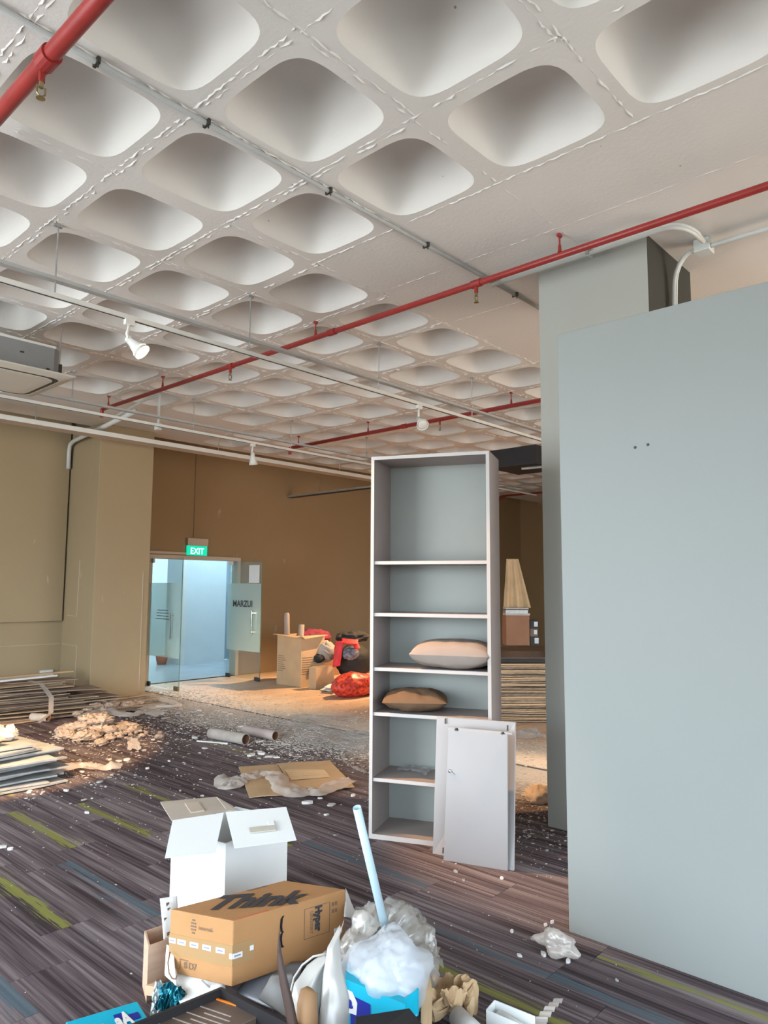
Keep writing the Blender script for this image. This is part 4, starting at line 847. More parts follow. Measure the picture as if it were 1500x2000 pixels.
build('carton_ring', MB().tube([PD(x, y, d) for x, y, d in ((768, 1855, 2.72), (780, 1850, 2.72), (792, 1856, 2.71), (800, 1872, 2.70), (802, 1885, 2.68))], .006, 6), 'greyb', t, smooth=True)
# blue printed boxes
cA, cB_, cC, cD = PD(674, 1912, 2.48), PD(792, 1962, 2.44), PD(792, 2040, 2.36), PD(676, 2040, 2.36)
t = thing('blue_printed_box', 'cyan and royal blue printed box under the rubbish bag', 'box', Z_(cC, .05)); bk = fw*.10
build('box_body', MB().hexa([cA, cB_, cC, cD], [cA+bk, cB_+bk, cC+bk, cD+bk]), 'cyan', t)
g = face_pt(cD, cC, cB_, cA); nn = -fw*.002
def patch(name, pts, mt, lift=.002): 
    q = [g(*p)-fw*lift for p in pts]; build(name, MB().add(q+[p+fw*.002 for p in q], [tuple(range(len(q))), tuple(range(2*len(q)-1, len(q)-1, -1))]), mt, t)
patch('blue_square', [(.08, .28), (.42, .32), (.42, .72), (.08, .78)], 'navy'); patch('white_patch', [(0, .5), (.18, .48), (.2, .68), (.12, .84), (0, .86)], 'label', .004)
txt('printed_letter', 'a', g(.0, .58)-fw*.005, (g(1, .58)-g(0, .58))*.28, (g(.1, 1)-g(.1, .0))*.28, 'navy', t, bold=.04); txt('printed_letter', 'a', g(.50, .30)-fw*.004, (g(1, .5)-g(0, .5))*.22, (g(.1, 1)-g(.1, .0))*.28, 'navy', t, bold=.05)
mb = MB().hexa([PD(786, 1952, 2.46), PD(818, 1928, 2.50), PD(818, 1985, 2.42), PD(788, 1988, 2.40)], [PD(786, 1952, 2.52), PD(818, 1928, 2.56), PD(818, 1985, 2.48), PD(788, 1988, 2.46)])
tag(build('cyan_flap', mb, 'cyan', bevel=.006), 'rounded cyan flap standing at the right edge of the rubbish bag', 'flap')
mb = MB().hexa([PD(694, 1985, 2.30), PD(800, 1968, 2.30), PD(835, 2012, 2.20), PD(690, 2050, 2.20)], [PD(694, 2110, 2.24), PD(800, 2110, 2.24), PD(835, 2110, 2.16), PD(690, 2110, 2.16)])
tag(build('black_box', mb, 'black', bevel=.003), 'matt black box at the bottom edge below the blue printed box', 'box')
# brown crumpled paper, white rolls, tape
tag(build('crumpled_paper', crumple([P(838, 2000, .02), P(925, 1985, .02), P(925, 1945, .03), P(850, 1945, .03)], .10, 7, 34, 9), 'card2'), 'crumpled brown packing paper right of the waste carton', 'paper')
t = thing('paper_roll', 'white paper roll lying at the bottom edge right of the brown paper', 'paper roll', P(905, 1990, .03))
build('roll', MB().hollow(P(893, 1985, .045), P(955, 2045, .045), .035, .004, 20), 'paper', t, smooth=True)
oN, oL, oR = P(955, 1990, 0), P(948, 1955, .0), P(1040, 2010, .0)
oa, ob, oc, od = P(957, 1989, .06), P(1050, 2030, .06), P(1035, 1995, .06), P(966, 1953, .10)
t = thing('white_box', 'small open white box lying on the carpet at the bottom edge', 'box', Z_(oa, 0))
A_, B__, C_, D__ = P(966, 1953, .07), P(1045, 1985, .07), P(1052, 2020, .07), P(950, 1972, .07)
for nm, pp, qq in (('side_wall', A_, B__), ('side_wall', D__, A_), ('side_wall', D__, D__+(B__-A_))):
    mb = MB().plank((Z_(pp, .035)), (Z_(qq, .035)), .003, .07); build(nm, mb, 'wcard', t)
build('base', MB().hexa([Z_(p, .001) for p in (A_, B__, D__+(B__-A_), D__)], [Z_(p, .004) for p in (A_, B__, D__+(B__-A_), D__)]), 'wcard', t)
build('roll_inside', MB().tube([P(975, 1985, .03), P(1030, 2020, .03)], .022, 14), 'wcard', t, smooth=True)
mb = MB(); pts = [P(1052, 2010, .01), P(1058, 1990, .05), P(1075, 1968, .06), P(1092, 1952, .04)]
mb.grid(lambda u, v: (lambda k, i: pts[i]*(1-(k-i))+pts[i+1]*(k-i))(v*3, min(int(v*3), 2))+rt*(.025*(u-.5)*2*(1-.3*v))+V((0, 0, .006*math.sin(v*40))), 4, 40)
tag(build('tape_strip', mb, 'wrap', smooth=True), 'crinkled clear tape strip curling up at the bottom edge', 'tape')
# pale blue pole
pa, pb = PD(697, 1577, 2.62), PD(747, 1790, 2.72)
tag(build('plastic_pole', MB().hollow(pa, pa+(pb-pa)*1.25, .0155, .002, 18), 'bluetube', smooth=True), 'pale blue plastic pole rising at a slant out of the rubbish pile', 'pole')
sheet('paper_sheet', 'white paper corner showing behind the right end of the printed carton', [P(672, 1790, .28), P(705, 1795, .24), P(690, 1775, .28), P(675, 1735, .33)], 'paper', curl=.004)

ribbon('bag_fold', '', [P(700, 1835, .30), P(720, 1800, .33), P(770, 1790, .30), P(815, 1812, .24), P(835, 1850, .20), P(846, 1900, .14)], .13, .07, 'bag', seed=4, parent=bpy.data.objects['crumpled_bag'])
ribbon('bag_fold', '', [P(700, 1800, .32), P(745, 1782, .33), P(800, 1790, .27), P(830, 1830, .2)], .10, .06, 'plastic', seed=9, parent=bpy.data.objects['crumpled_bag'])
# ================================================================ THINGS ON THE FLOOR FARTHER OFF
# plastic bag at the foot of the partition
tag(build('plastic_bag', skin(P(1090, 1842, .05), (.062, .095, .052), .42, 2.4, seed=15, nu=60, nv=36), 'wrap', smooth=True), 'milky plastic bag crumpled at the corner of the pale partition', 'bag')
# flat opened cardboard
a, b_, c, d = P(487, 1558, .012), P(692, 1539, .012), P(644, 1487, .012), P(466, 1498, .012)
t = thing('flattened_carton', 'flattened brown carton lying on the carpet left of the shelving unit', 'cardboard', Z_(a, 0))
f = face_pt(a, b_, c, d); mid = .42
for u0_, u1_, z in ((0, mid-.003, 0), (mid+.003, 1, .008)):
    mb = MB().grid(lambda u, v: f(u0_+(u1_-u0_)*u, v)+V((0, 0, z+.006*noise.noise(V((u*2+u0_*9, v*2, 0))))), 8, 8); build('carton_panel', mb, 'card2', t, solid=.006)
build('torn_patch', MB().grid(lambda u, v: f(.45+.4*u, .35+.4*v*(1-.3*u))+V((0, 0, .016+.003*math.sin(v*50))), 6, 30), 'card2', t)
ribbon('plastic_wrap', 'bunched milky wrap lying across the flattened carton', [P(x, y, .02) for x, y in ((480, 1522), (505, 1514), (535, 1517), (552, 1535), (570, 1552), (600, 1546), (618, 1550), (645, 1540), (680, 1524))], .24, .045, 'wrap', seed=3)
ribbon('plastic_wrap', 'clear wrap end fanned out at the left corner of the flattened carton', [P(x, y, .012) for x, y in ((478, 1522), (462, 1530), (446, 1538), (440, 1520))], .22, .05, 'wrap', seed=6, n=30)
mb = MB(); pts = [P(x, y, .02) for x, y in ((716, 1508), (690, 1500), (672, 1488), (668, 1478), (680, 1472), (716, 1470))]
mb.grid(lambda u, v: (lambda k, i: pts[i]*(1-(k-i))+pts[i+1]*(k-i))(v*5, min(int(v*5), 4))+V((.06*(u-.5), .06*(u-.5), .04*abs(noise.noise(V((u*4, v*9, 1)))))), 5, 40)
tag(build('plastic_strip', mb, 'plastic', smooth=True), 'looped clear plastic strip lying just left of the shelving unit', 'plastic strip')
# cardboard tubes
def tubes(name, label, p, q, r, m, cat='tube', t_=.006): return tag(build(name, MB().hollow(p, q, r, t_, 22, 0, 1), [m, 'carddark'], smooth=False), label, cat)
tubes('cardboard_tube', 'left of two grey cardboard tubes lying in the plaster dust', P(412, 1432, .055), P(480, 1444, .055), .055, 'greyb')
tubes('cardboard_tube', 'right of two grey cardboard tubes lying in the plaster dust', P(478, 1426, .05), P(538, 1437, .05), .05, mat('mauve_tube', (.42, .35, .33), .8))
tubes('cardboard_tube', 'short brown tube lying against the plank heap by the olive wall', P(62, 1400, .05), P(94, 1402, .05), .045, 'greyb')
t = thing('timber_stick', 'thin pale stick on the carpet left of the grey tubes', 'stick', P(410, 1448, 0)); build('stick_body', MB().plank(P(385, 1447, .01), P(445, 1452, .01), .02, .012), 'paper', t)
# scraps scattered on the carpet
rn = random.Random(11)
big = [(400, 1462, .09), (492, 1475, .13), (510, 1473, .10), (528, 1478, .12), (540, 1480, .07), (600, 1569, .10), (648, 1573, .09), (625, 1560, .04), (690, 1555, .05), (730, 1545, .06), (638, 1592, .04), (436, 1527, .05), (195, 1528, .07), (65, 1532, .05), (58, 1548, .06), (20, 1545, .07), (170, 1588, .05), (130, 1545, .06), (85, 1548, .05), (232, 1487, .07), (248, 1485, .07), (218, 1514, .05), (215, 1484, .06), (270, 1462, .10), (282, 1466, .08), (300, 1445, .06), (380, 1442, .08), (890, 1703, .04), (1065, 1808, .03), (1078, 1803, .025), (1040, 1834, .03), (1015, 1868, .03), (1062, 1866, .04), (905, 1720, .03), (980, 1716, .035), (1232, 1855, .02), (1205, 1916, .02), (330, 1487, .04), (288, 1502, .04), (395, 1555, .04), (160, 1508, .06), (120, 1512, .05), (352, 1545, .03), (2, 1655, .07), (20, 1660, .04), (455, 1585, .03), (1000, 1820, .03), (1110, 1880, .03)]
sc0 = None
for k in range(3):
    mb = MB(); n = 7; vs = []
    rr_ = [rn.uniform(.3, .55) for _ in range(n)]
    for z in (0, .012*(1+k*.5)):
        for i in range(n): q = 2*PI*i/n; vs.append((math.cos(q)*rr_[i], math.sin(q)*rr_[i]*.6, z+(.01*rn.random() if z else 0)))
    mb.add(vs, [tuple(range(n-1, -1, -1)), tuple(range(n, 2*n))]+[(i, (i+1) % n, n+(i+1) % n, n+i) for i in range(n)])
    o = build('plaster_scrap', mb, 'paper' if k else 'plaster')
    sc0 = (sc0 or [])+[o]
for i, (x, y, s_) in enumerate(big):
    src = sc0[i % 3]; o = src if i < 3 else src.copy()
    if i >= 3: COL.objects.link(o)
    o.location = P(x, y, .001); o.scale = (s_, s_, .35+s_*2); o.rotation_euler = (0, 0, rn.uniform(0, 6.28))
    reg = 'on the carpet by the screw-plugged partition and shelving foot' if x > 760 else 'around the flattened carton left of the shelving unit' if x > 540 or (x > 420 and y > 1500) else 'in the dust in front of the grey tubes' if x > 370 and y < 1500 else 'behind the white carton' if x > 320 else 'right of the cream foam heap' if x > 200 else 'on the open carpet before the plasterboard stack'
    tag(o, 'loose white plaster scrap '+reg, 'scrap', 'plaster scraps '+reg)
# fine debris: uncountable crumbs along the seam of carpet and timber
mb = MB()
def crumb(x, y, s_, m):
    a = rn.uniform(0, 6.28); n = rn.choice((3, 4, 4, 5)); h = s_*rn.uniform(.05, .3); e = rn.uniform(.3, 1); tz = rn.uniform(-.25, .25)*s_
    ca, sa = math.cos(a), math.sin(a); vs = []
    for i in range(n):
        q = 2*PI*i/n+rn.uniform(-.3, .3); px_, py_ = math.cos(q)*s_, math.sin(q)*s_*e; vs.append((x+px_*ca-py_*sa, y+px_*sa+py_*ca, .0005))
    top = [(v[0]*.85+x*.15, v[1]*.85+y*.15, h+.002+tz*((v[0]-x)/s_)*.5) for v in vs]
    mb.add(vs+[(p[0], p[1], max(.002, p[2])) for p in top], [tuple(range(n, 2*n))]+[(i, (i+1) % n, n+(i+1) % n, n+i) for i in range(n)], m)
def ok(x, y):
    if 4.72 < x < 5.62 and y > 9.78: return False
    if y > 10.7: return False
    if 4.45 < x < 5.28 and 1.75 < y < 2.6: return False
    if 3.19 < x < 3.36 and y < 1.76: return False
    return True
def strew(n, cx, cy, sx, sy, smin, smax, mats_, rot=0):
    for _ in range(n):
        a_, b2_ = rn.gauss(0, sx), rn.gauss(0, sy); x = cx+a_*math.cos(rot)-b2_*math.sin(rot); y = cy+a_*math.sin(rot)+b2_*math.cos(rot)
        if ok(x, y): crumb(x, y, smin+(smax*.85-smin)*rn.random()**3, rn.choice(mats_))
strew(3200, 5.5, 9.1, .45, .6, .004, .030, (0, 1, 1, 2)); strew(5200, 5.4, 7.0, .38, 1.2, .004, .028, (0, 1, 1, 2)); strew(2600, 5.1, 5.7, .33, .6, .004, .024, (0, 1, 1))
strew(2200, 4.7, 2.9, .45, .6, .003, .016, (0, 1, 2)); strew(600, 6.4, 3.6, .6, .5, .004, .025, (0, 1, 2)); strew(1100, 3.9, 7.3, .45, .5, .004, .028, (0, 1, 2)); strew(500, 2.8, 6.0, .6, .5, .004, .022, (0, 1))
strew(260, 3.6, 4.6, .9, .9, .003, .012, (0, 1)); strew(90, 2.2, 4.2, .8, 1.0, .003, .010, (0,)); strew(90, 3.0, 2.2, .5, .6, .002, .007, (0,)); strew(1500, 6.5, 8.0, .6, 1.1, .004, .02, (0, 1, 2))
for _ in range(80): crumb(rn.gauss(5.35, .45), rn.gauss(7.4, 1.3), rn.uniform(.03, .06), rn.choice((0, 0, 1)))
build('plaster_crumbs', mb, [mat('crumb_white', (.55, .52, .49), .9), mat('crumb_grey', (.40, .38, .36), .9), mat('crumb_tan', (.46, .38, .31), .9)], fl, kind='stuff')
# crumpled tissue / foam heap on carpet by the left column
def strands(name, label, c, sx, sy, h, n, mt, seed, w_=.05):
    r = random.Random(seed); mb = MB()
    for k in range(n):
        p = V((c[0]+r.gauss(0, sx), c[1]+r.gauss(0, sy), .02)); a = r.uniform(0, 6.28); L = r.uniform(.15, .4); pts = []
        hz = h*math.exp(-((p.x-c[0])**2/(2*sx*sx)+(p.y-c[1])**2/(2*sy*sy)))
        for i in range(8):
            p = p+V((math.cos(a), math.sin(a), 0))*L/7; a += r.uniform(-.9, .9); pts.append(V((p.x, p.y, max(.012, hz*r.uniform(.5, 1.1)))))
        ww = w_*r.uniform(.5, 1.3)
        mb.grid(lambda u, v: (lambda kk, i: pts[i]*(1-(kk-i))+pts[i+1]*(kk-i))(v*7, min(int(v*7), 6))+V((0, 0, ww*(u-.5)*.9))+V((ww*(u-.5)*.8*math.cos(v*9), ww*(u-.5)*.8*math.sin(v*9), ww*.3*abs(math.sin(u*6+v*30)))), 3, 21)
    o = build(name, mb, mt, smooth=True, kind='stuff'); return tag(o, label, 'packing scrap')
def heap(label, c, sx, sy, h, n, seed, mt='tissue', r0=.06, r1=.13):
    r = random.Random(seed); mb = MB()
    for k in range(n):
        dx, dy = r.gauss(0, sx), r.gauss(0, sy); g_ = math.exp(-(dx*dx/(2*sx*sx)+dy*dy/(2*sy*sy))); rr = r.uniform(r0, r1)*.75
        q = blob((c[0]+dx, c[1]+dy, max(.03, h*g_*r.uniform(.3, 1))), (rr*1.2, rr, rr*.62), .9, 8, 30, 18, seed=k*2.3+seed, flat=-max(.03, h*g_*.3)); o = len(mb.v)
        for p in q.v: p.z = max(p.z, .004)
        mb.v += q.v; mb.f += [[i+o for i in f] for f in q.f]; mb.m += q.m
    o = build('crumpled_foam', mb, mt, smooth=True, kind='stuff'); return tag(o, label, 'packing scrap')
heap('heap of crumpled cream packing foam on the carpet near the left column', (3.78, 7.62), .16, .17, .20, 46, 5)
heap('smaller drift of cream packing foam before the left column', (4.55, 8.95), .28, .16, .10, 26, 9, r0=.05, r1=.11)
heap('thin trail of foam crumbs leading right from the foam heap', (4.05, 7.2), .12, .16, .05, 14, 13, r0=.02, r1=.05)
ribbon('shredded_film', 'milky film strip across the dust before the left column', [P(x, y, .015) for x, y in ((160, 1405), (205, 1392), (250, 1400), (285, 1392), (320, 1400))], .2, .07, 'wrap', seed=11)
ribbon('shredded_film', 'milky film strip trailing toward the glass doors', [P(x, y, .015) for x, y in ((270, 1392), (300, 1384), (345, 1380), (310, 1366))], .16, .06, 'wrap', seed=12)
for k, (lb_, pp) in enumerate((('hazy clear film sheet in the dust right of the grey tubes', ((560, 1412), (640, 1425), (690, 1440), (716, 1430))), ('hazy clear film sheet in the dust behind the flattened carton', ((600, 1440), (650, 1455), (715, 1462))), ('farthest hazy film sheet left of the shelving unit', ((560, 1398), (620, 1405), (700, 1408))))):
    ribbon('clear_film', lb_, [P(x, y, .012) for x, y in pp], .42, .05, 'plastic', seed=20+k, m=20, n=90)
ribbon('shredded_film', 'clear film scrap on dusty timber right of the shelving unit', [P(x, y, .012) for x, y in ((1008, 1432), (1025, 1440), (1042, 1434), (1060, 1445))], .25, .08, 'plastic', seed=17)
ribbon('plastic_wrap', 'long strip of milky wrap along the foot of the plasterboard stack', [P(x, y, .012) for x, y in ((-30, 1500), (20, 1518), (60, 1512), (100, 1512), (150, 1500), (190, 1502), (238, 1500))], .16, .07, 'wrap', seed=19)
tag(build('plastic_wrap', crumple([P(248, 1465, .01), P(275, 1470, .01), P(272, 1450, .02), P(250, 1450, .02)], .06, 5, 18, 25), 'wrap', smooth=True), 'small twist of milky wrap right of the foam heap', 'plastic wrap')
# cream lump by the partition foot seen through the gap
tag(build('foam_lump', blob(P(1052, 1552, .05), (.12, .10, .07), .3, 8, 26, 16, seed=2), 'cream', smooth=True), 'warm lit cream foam lump on the floor left of the right column', 'foam')
# ---- heap of old boards by the olive wall
rn = random.Random(5)
def board(name, label, group, c, L, W, T, az, mt, tilt=0, roll=0, ragged=True, cat='board'):
    R_ = Matrix.Rotation(az, 3, 'Z') @ Matrix.Rotation(tilt, 3, 'Y') @ Matrix.Rotation(roll, 3, 'X'); mb = MB(); n = 6
    bot, top = [], []
    for k in range(n+1):
        x = -L/2+L*k/n; dy = (rn.uniform(-.5, .5)*W*.05 if ragged else 0); sag = -.0*math.sin(PI*k/n)
        ex = rn.uniform(-.02, .02)*L if k in (0, n) and ragged else 0
        for lst, z in ((bot, -T/2), (top, T/2)):
            lst.append((V((x+ex, -W/2+dy, z+sag)), V((x+ex*.5-(.03*L if k == n and ragged else 0), W/2+dy, z+sag))))
    vs = [R_ @ p+V(c) for pr_ in bot for p in pr_]+[R_ @ p+V(c) for pr_ in top for p in pr_]; m = 2*(n+1); fs = []
    for k in range(n):
        a = 2*k; fs += [(a, a+1, a+3, a+2), (m+a, m+a+2, m+a+3, m+a+1), (a, a+2, m+a+2, m+a), (a+1, m+a+1, m+a+3, a+3)]
    fs += [(0, m, m+1, 1), (2*n, 2*n+1, m+2*n+1, m+2*n)]
    mb.add(vs, fs); return tag(build(name, mb, mt), label, cat, group)
z = .012
for k in range(26):
    zz_ = z+.0155*k; L = rn.uniform(1.3, 2.1); fx = 1-k/60
    cx = 4.05+rn.uniform(-.22, .12)-k*.028; cy = 9.15+rn.uniform(-.15, .15)+k*.012
    board('salvaged_board', ordn(k, 26, 'worn brown board', 'in the heap below the olive wall'), 'worn boards heaped below the olive wall', (cx, cy, zz_), L, rn.uniform(.35, .8)*fx, .011, rn.uniform(-.32, .22)-.05, 'board' if k % 3 else 'boardt')
for k in range(6):
    board('timber_batten', ordn(k, 6, 'loose brown batten', 'fanned out right of the board heap'), 'battens fanned beside the board heap', (4.55+.07*k, 8.80+.1*k, .02+.012*k), rn.uniform(.9, 1.5), .07, .012, -.25+.1*k, 'boardt' if k % 2 else 'board')
board('white_batten', 'white painted strip lying slantwise on top of the board heap', None, (3.62, 9.38, .445), 1.0, .10, .02, .12, 'paper')
board('pale_batten', 'long pale strip reaching to the socket behind the board heap', None, (3.8, 9.85, .425), 1.5, .06, .02, .06, 'card2')
mb = MB(); pts = [V(p) for p in ((3.62, 9.0, .46), (3.70, 8.85, .43), (3.72, 8.6, .3), (3.68, 8.50, .14), (3.5, 8.4, .06), (3.3, 8.25, .10))]
mb.grid(lambda u, v: (lambda k, i: pts[i]*(1-(k-i))+pts[i+1]*(k-i))(v*5, min(int(v*5), 4))+V((.07*(u-.5), .03*(u-.5), 0)), 3, 30)
tag(build('tape_strip', mb, 'greyb', smooth=True), 'limp cream tape strip trailing over the board heap', 'tape')
# ---- plasterboard stack at the left edge
for k in range(15):
    board('plasterboard_piece', ordn(k, 15, 'broken grey plasterboard sheet', 'in the left edge stack'), 'plasterboard sheets stacked at the left edge', (1.95+rn.uniform(-.10, .07)-(.12 if k > 11 else 0), 6.45+rn.uniform(-.06, .06), .015+k*.0215), 1.5+rn.uniform(-.1, .12), .85+rn.uniform(-.08, .1), .013, .05+rn.uniform(-.10, .10), 'boardg', tilt=rn.uniform(-.006, .006), roll=rn.uniform(-.008, .008))
t = thing('broken_plaster', 'jagged white plaster lumps on top of the plasterboard stack', 'plaster', (2.0, 6.5, .34))
for k in range(16):
    c_ = V((1.55+rn.uniform(-.25, 1.0), 6.5+rn.uniform(-.28, .40), .345+rn.random()*.03)); r_ = rn.uniform(.04, .13)
    mb = blob(c_+V((0, 0, .01)), (r_*1.2, r_, .045), .6, 14, 14, 8, flat=-.03, seed=k*3); build('plaster_lump', mb, 'plaster', t)
t = thing('pink_board', 'small pinkish board lying on the plasterboard stack', 'board', (1.9, 6.2, .36)); build('board_body', MB().box((2.15, 6.22, .372), (.35, .18, .012), .3), 'cream', t)
# ---- tall stack of fibreboards seen through the gap right of the shelving unit
zc = .012
for k in range(36):
    th = rn.uniform(.008, .016); board('fibreboard_sheet', ordn(k, 36, 'fibreboard sheet', 'in the tall stack right of the shelving unit'), 'fibreboards stacked right of the shelving unit', (7.95+rn.uniform(-.05, .05), 4.98+rn.uniform(-.05, .05), zc+th/2), 1.5, 1.0, th, -.785+rn.uniform(-.03, .03), ('boardt', 'board', 'boardt', 'card2')[k % 4])
    zc += min(.022, th+rn.uniform(.003, .011))
stk = zc
print('stack top', zc)
t = thing('dark_crate', 'dark flat crate resting on the fibreboard stack', 'crate', (7.9, 5.0, stk)); build('crate_body', MB().box((7.98, 5.05, stk+.025), (1.3, .9, .045), -.785), 'blackcard', t); build('crate_lid', MB().box((7.98, 5.05, stk+.053), (1.25, .86, .010), -.785), 'brownblk', t)
sz = stk+.060
def px_at(x, y, D): return PD(x, y, D)
o_ = P(1018, 1262, sz)+V((.1, .06, 0)); print('o_', o_, sz); hw_ = V((.69, -.72, 0)); hd_ = V((.72, .69, 0))
cN = o_-hw_*.18+hd_*.0
t = carton('carton', 'reddish brown carton standing on the dark crate behind the fibreboards', Z_(o_-hw_*.22, sz), Z_(o_-hw_*.22+hd_*.3, sz), Z_(o_+hw_*.125, sz), sz, sz+.43, 'carddark')
t = thing('binder_pile', 'untidy pile of grey binders on the reddish brown carton', 'binders', Z_(o_, sz+.43))
for k, (w0_, hgt, mt) in enumerate(((.36, .03, 'greyb'), (.33, .05, 'steel'), (.36, .012, 'black'), (.34, .02, 'greyb'))):
    z0_ = sz+.432+(0, .03, .08, .092)[k]; FR(o_, hw_, hd_, (0, 0, 1)).span(mb := MB(), (-.22, .02, z0_-sz), (-.22+w0_, .25, z0_+hgt-sz)); build('binder', mb, mt, t)
for k, (m_, dx, h_) in enumerate((('greyb', 0, .12), ('black', .02, .11), ('steel', .015, .09), ('blackcard', .03, .10))):
    z0_ = sz+(.0, .101, .0, .212)[k] if k != 2 else sz+.313
z0_ = sz
for k, (m_, w_, h_) in enumerate((('blackcard', .13, .13), ('brownblk', .11, .11), ('blackcard', .12, .12))):
    mb = MB(); FR(o_, hw_, hd_, (0, 0, 1)).span(mb, (.135, .0, z0_-sz), (.135+w_, .2, z0_+h_-sz)); t = thing('dark_tin', ('lowest', 'middle', 'topmost')[k]+' dark tin box stacked beside the reddish carton', 'box', Z_(o_+hw_*.2, z0_)); build('box_body', mb, m_, t)
    mb = MB(); FR(o_, hw_, hd_, (0, 0, 1)).span(mb, (.15+w_*.35, -.002, z0_-sz+.03), (.125+w_, .0, z0_+h_-sz-.02)); build('label', mb, 'steel', t); z0_ += h_+.002
# cream garment draped above
gz = sz+.545
def coat(u, v):
    top = o_+hw_*-.05+V((0, 0, 1.0)); w_ = .09+.11*v**1.1; x = (u*2-1)*w_
    return V((o_.x, o_.y, gz))+hw_*(-.09+x+.06*v)+hd_*(.12+.05*math.cos(u*PI*5+v)*v**.5*.6)+V((0, 0, .72*(1-v)+.0))
tag(build('draped_garment', MB().grid(coat, 48, 20), 'coat', smooth=True, solid=.01), 'cream garment hanging in folds over the binders and carton', 'garment')
# ---- belongings by the back wall
def bwN(x, y): return P(x, y, 0)
cN_ = P(587, 1343); cL_ = P(534, 1335); 
dv = (cL_-cN_); dv.normalize(); cL_ = cN_+dv*.60; cR_ = cN_+V((-dv.y, dv.x, 0))*(-.50); 
if (cR_-EYEV).length < (cN_-EYEV).length: cR_ = cN_+V((-dv.y, dv.x, 0))*.50
hC = .80
t = carton('tall_carton', 'tall open brown carton with white tubes by the back wall', cN_, cL_, cR_, 0, hC, 'card2', closed=False)
fL = face_pt(Z_(cL_, 0), Z_(cN_, 0), Z_(cN_, hC), Z_(cL_, hC)); fR = face_pt(Z_(cN_, 0), Z_(cR_, 0), Z_(cR_, hC), Z_(cN_, hC))
for k in range(8):
    decal('printed_line', fL, (.05, .05+.2+.12*((k*3) % 4)/3), (.28+k*.042, .292+k*.042), 'inkf', t, .003); decal('printed_line', fR, (.05, .35+.4*((k*3) % 4)/3), (.25+k*.045, .263+k*.045), 'inkf', t, .003)
a, b_ = Z_(cL_, hC), Z_(cN_, hC); o2 = -(cR_-cN_).normalized()*.10; build('flap', MB().hexa([a, b_, b_+o2+V((0, 0, -.02)), a+o2+V((0, 0, .01))], [p+V((0, 0, .005)) for p in (a, b_, b_+o2+V((0, 0, -.02)), a+o2+V((0, 0, .01)))]), 'card2', t)
a, b_ = Z_(cN_, hC), Z_(cR_, hC); o2 = -(cL_-cN_).normalized()*.09; build('flap', MB().hexa([a, b_, b_+o2+V((0, 0, .0)), a+o2+V((0, 0, -.04))], [p+V((0, 0, .005)) for p in (a, b_, b_+o2, a+o2+V((0, 0, -.04)))]), 'card2', t)
ctr_ = (cL_+cR_)/2
q = cN_*.2+cL_*.45+cR_*.35; u1 = Z_(cL_+(cR_-cN_)*.35+(cN_-cL_)*.12, .01)
tag(build('white_tube', MB().tube([u1, u1+V((-.02, .03, 1.12)), u1+V((-.02, .03, 1.14))], [.045, .045, .03], 14), 'pill', smooth=True), 'taller white tube standing in the tall carton by the back wall', 'tube')
u2 = Z_(cL_+(cR_-cN_)*.30+(cN_-cL_)*.62, .01)
tag(build('white_tube', MB().tube([u2, u2+V((.06, .02, .96))], .05, 14), 'pill', smooth=True), 'shorter white tube leaning in the tall carton by the back wall', 'tube')
# smaller cartons
n1 = P(617, 1347); e_ = dv; g_ = (cR_-cN_).normalized()
t = carton('small_carton', 'small glossy tan carton in front of the tall carton', n1, n1+e_*.17, n1+g_*.38, 0, .335, 'card2', closed=False)
n2 = P(622, 1325)+V((.15, .1, 0)); t = carton('brown_carton', 'dark brown carton behind the small tan carton', n2, n2+e_*.25, n2+g_*.45, 0, .48, 'carddark')
def rag(name, label, px, py, z, r, amp, fr, mt, seed, cat='cloth', flat=None, D=0):
    c = P(px, py, z) if not D else PD(px, py, D); return tag(build(name, blob(c, r, amp, fr, 40, 24, flat=flat, seed=seed), mt, smooth=True), label, cat)
Dm = (cN_-EYEV).dot(fw)
rag('grey_bundle', 'pale grey cloth bundle resting on the dark brown carton', 636, 1272, 0, (.17, .15, .17), .22, 7, 'greyb', 3, 'bundle', D=Dm+.45)
rag('maroon_jacket', 'maroon jacket heaped behind the tall carton', 612, 1246, 0, (.34, .24, .15), .28, 6, 'maroon', 6, 'jacket', D=Dm+.9)
rag('black_bag', 'black bag slumped in front of the back wall', 692, 1292, 0, (.34, .24, .27), .18, 5, 'blk', 8, 'bag', D=Dm+.5)
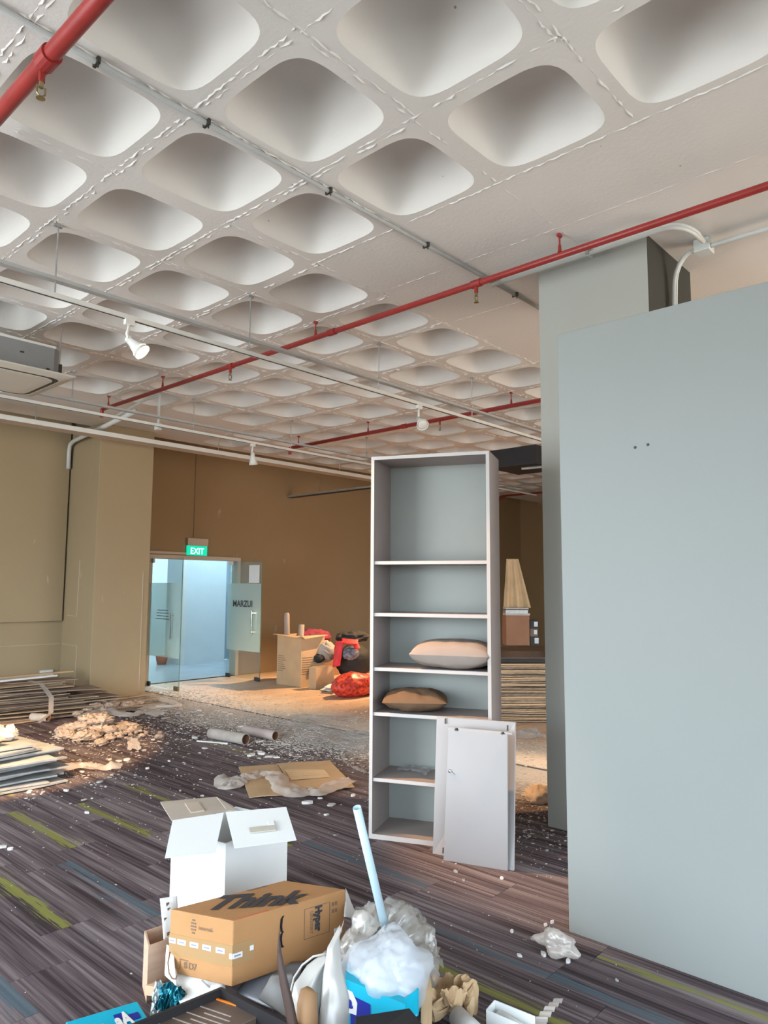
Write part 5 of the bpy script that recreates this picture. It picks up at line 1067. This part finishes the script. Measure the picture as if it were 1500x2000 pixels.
rag('dark_clothes', 'dark clothing piled on the black bag under red straps', 690, 1244, 0, (.34, .22, .10), .3, 7, 'blk', 18, 'clothes', D=Dm+.8)
rag('patterned_pouch', 'blue grey patterned pouch on the black bag', 685, 1276, 0, (.16, .10, .10), .25, 8, mat('blue_grey_cloth', (.16, .17, .22), .8, .6, 20, .4, 40), 13, 'pouch', D=Dm+.16)
t = thing('red_holdall', 'red strapped holdall hanging over the black bag', 'bag', PD(670, 1290, Dm+.1))
for l_, r_ in ((((656, 1252), (650, 1303)), ((671, 1252), (664, 1300))), ):
    build('strap', ribbonsurf([(l_[0][0], l_[0][1], Dm+.12), (l_[1][0], l_[1][1], Dm+.02)], [(r_[0][0], r_[0][1], Dm+.12), (r_[1][0], r_[1][1], Dm+.02)], .02), 'redc', t, smooth=True, solid=.02)
build('strap', ribbonsurf([(668, 1247, Dm+.2), (668, 1256, Dm+.1)], [(700, 1250, Dm+.2), (698, 1258, Dm+.1)], .03), 'redc', t, smooth=True, solid=.02); build('strap', ribbonsurf([(690, 1250, Dm+.2), (692, 1268, Dm+.1)], [(697, 1250, Dm+.2), (703, 1266, Dm+.1)], .02), 'redc', t, smooth=True, solid=.02)
mb = blob(P(692, 1338, .15), (.40, .24, .19), .14, 5, 48, 28, flat=-.149, seed=4); tag(build('red_patterned_bag', mb, 'redp', smooth=True), 'red and gold patterned bag on the floor before the black bag', 'bag')
t = thing('paper_pile', 'loose papers and open booklet on the timber before the small carton', 'papers', P(640, 1345, 0))
for k, (c4) in enumerate((((625, 1347), (645, 1350), (668, 1344), (650, 1338)), ((622, 1335), (640, 1338), (648, 1326), (640, 1322)), ((632, 1343), (655, 1345), (664, 1338), (645, 1335)))):
    sheet('sheet', '', [P(x, y, .02+.03*k) for x, y in c4], 'paper' if k != 1 else 'lightw', par=t, th=.008, curl=.01)
rag('black_pouch', 'small black pouch between the tall carton and grey bundle', 622, 1286, 0, (.10, .1, .07), .2, 6, 'blk', 28, 'pouch', D=Dm+.3)
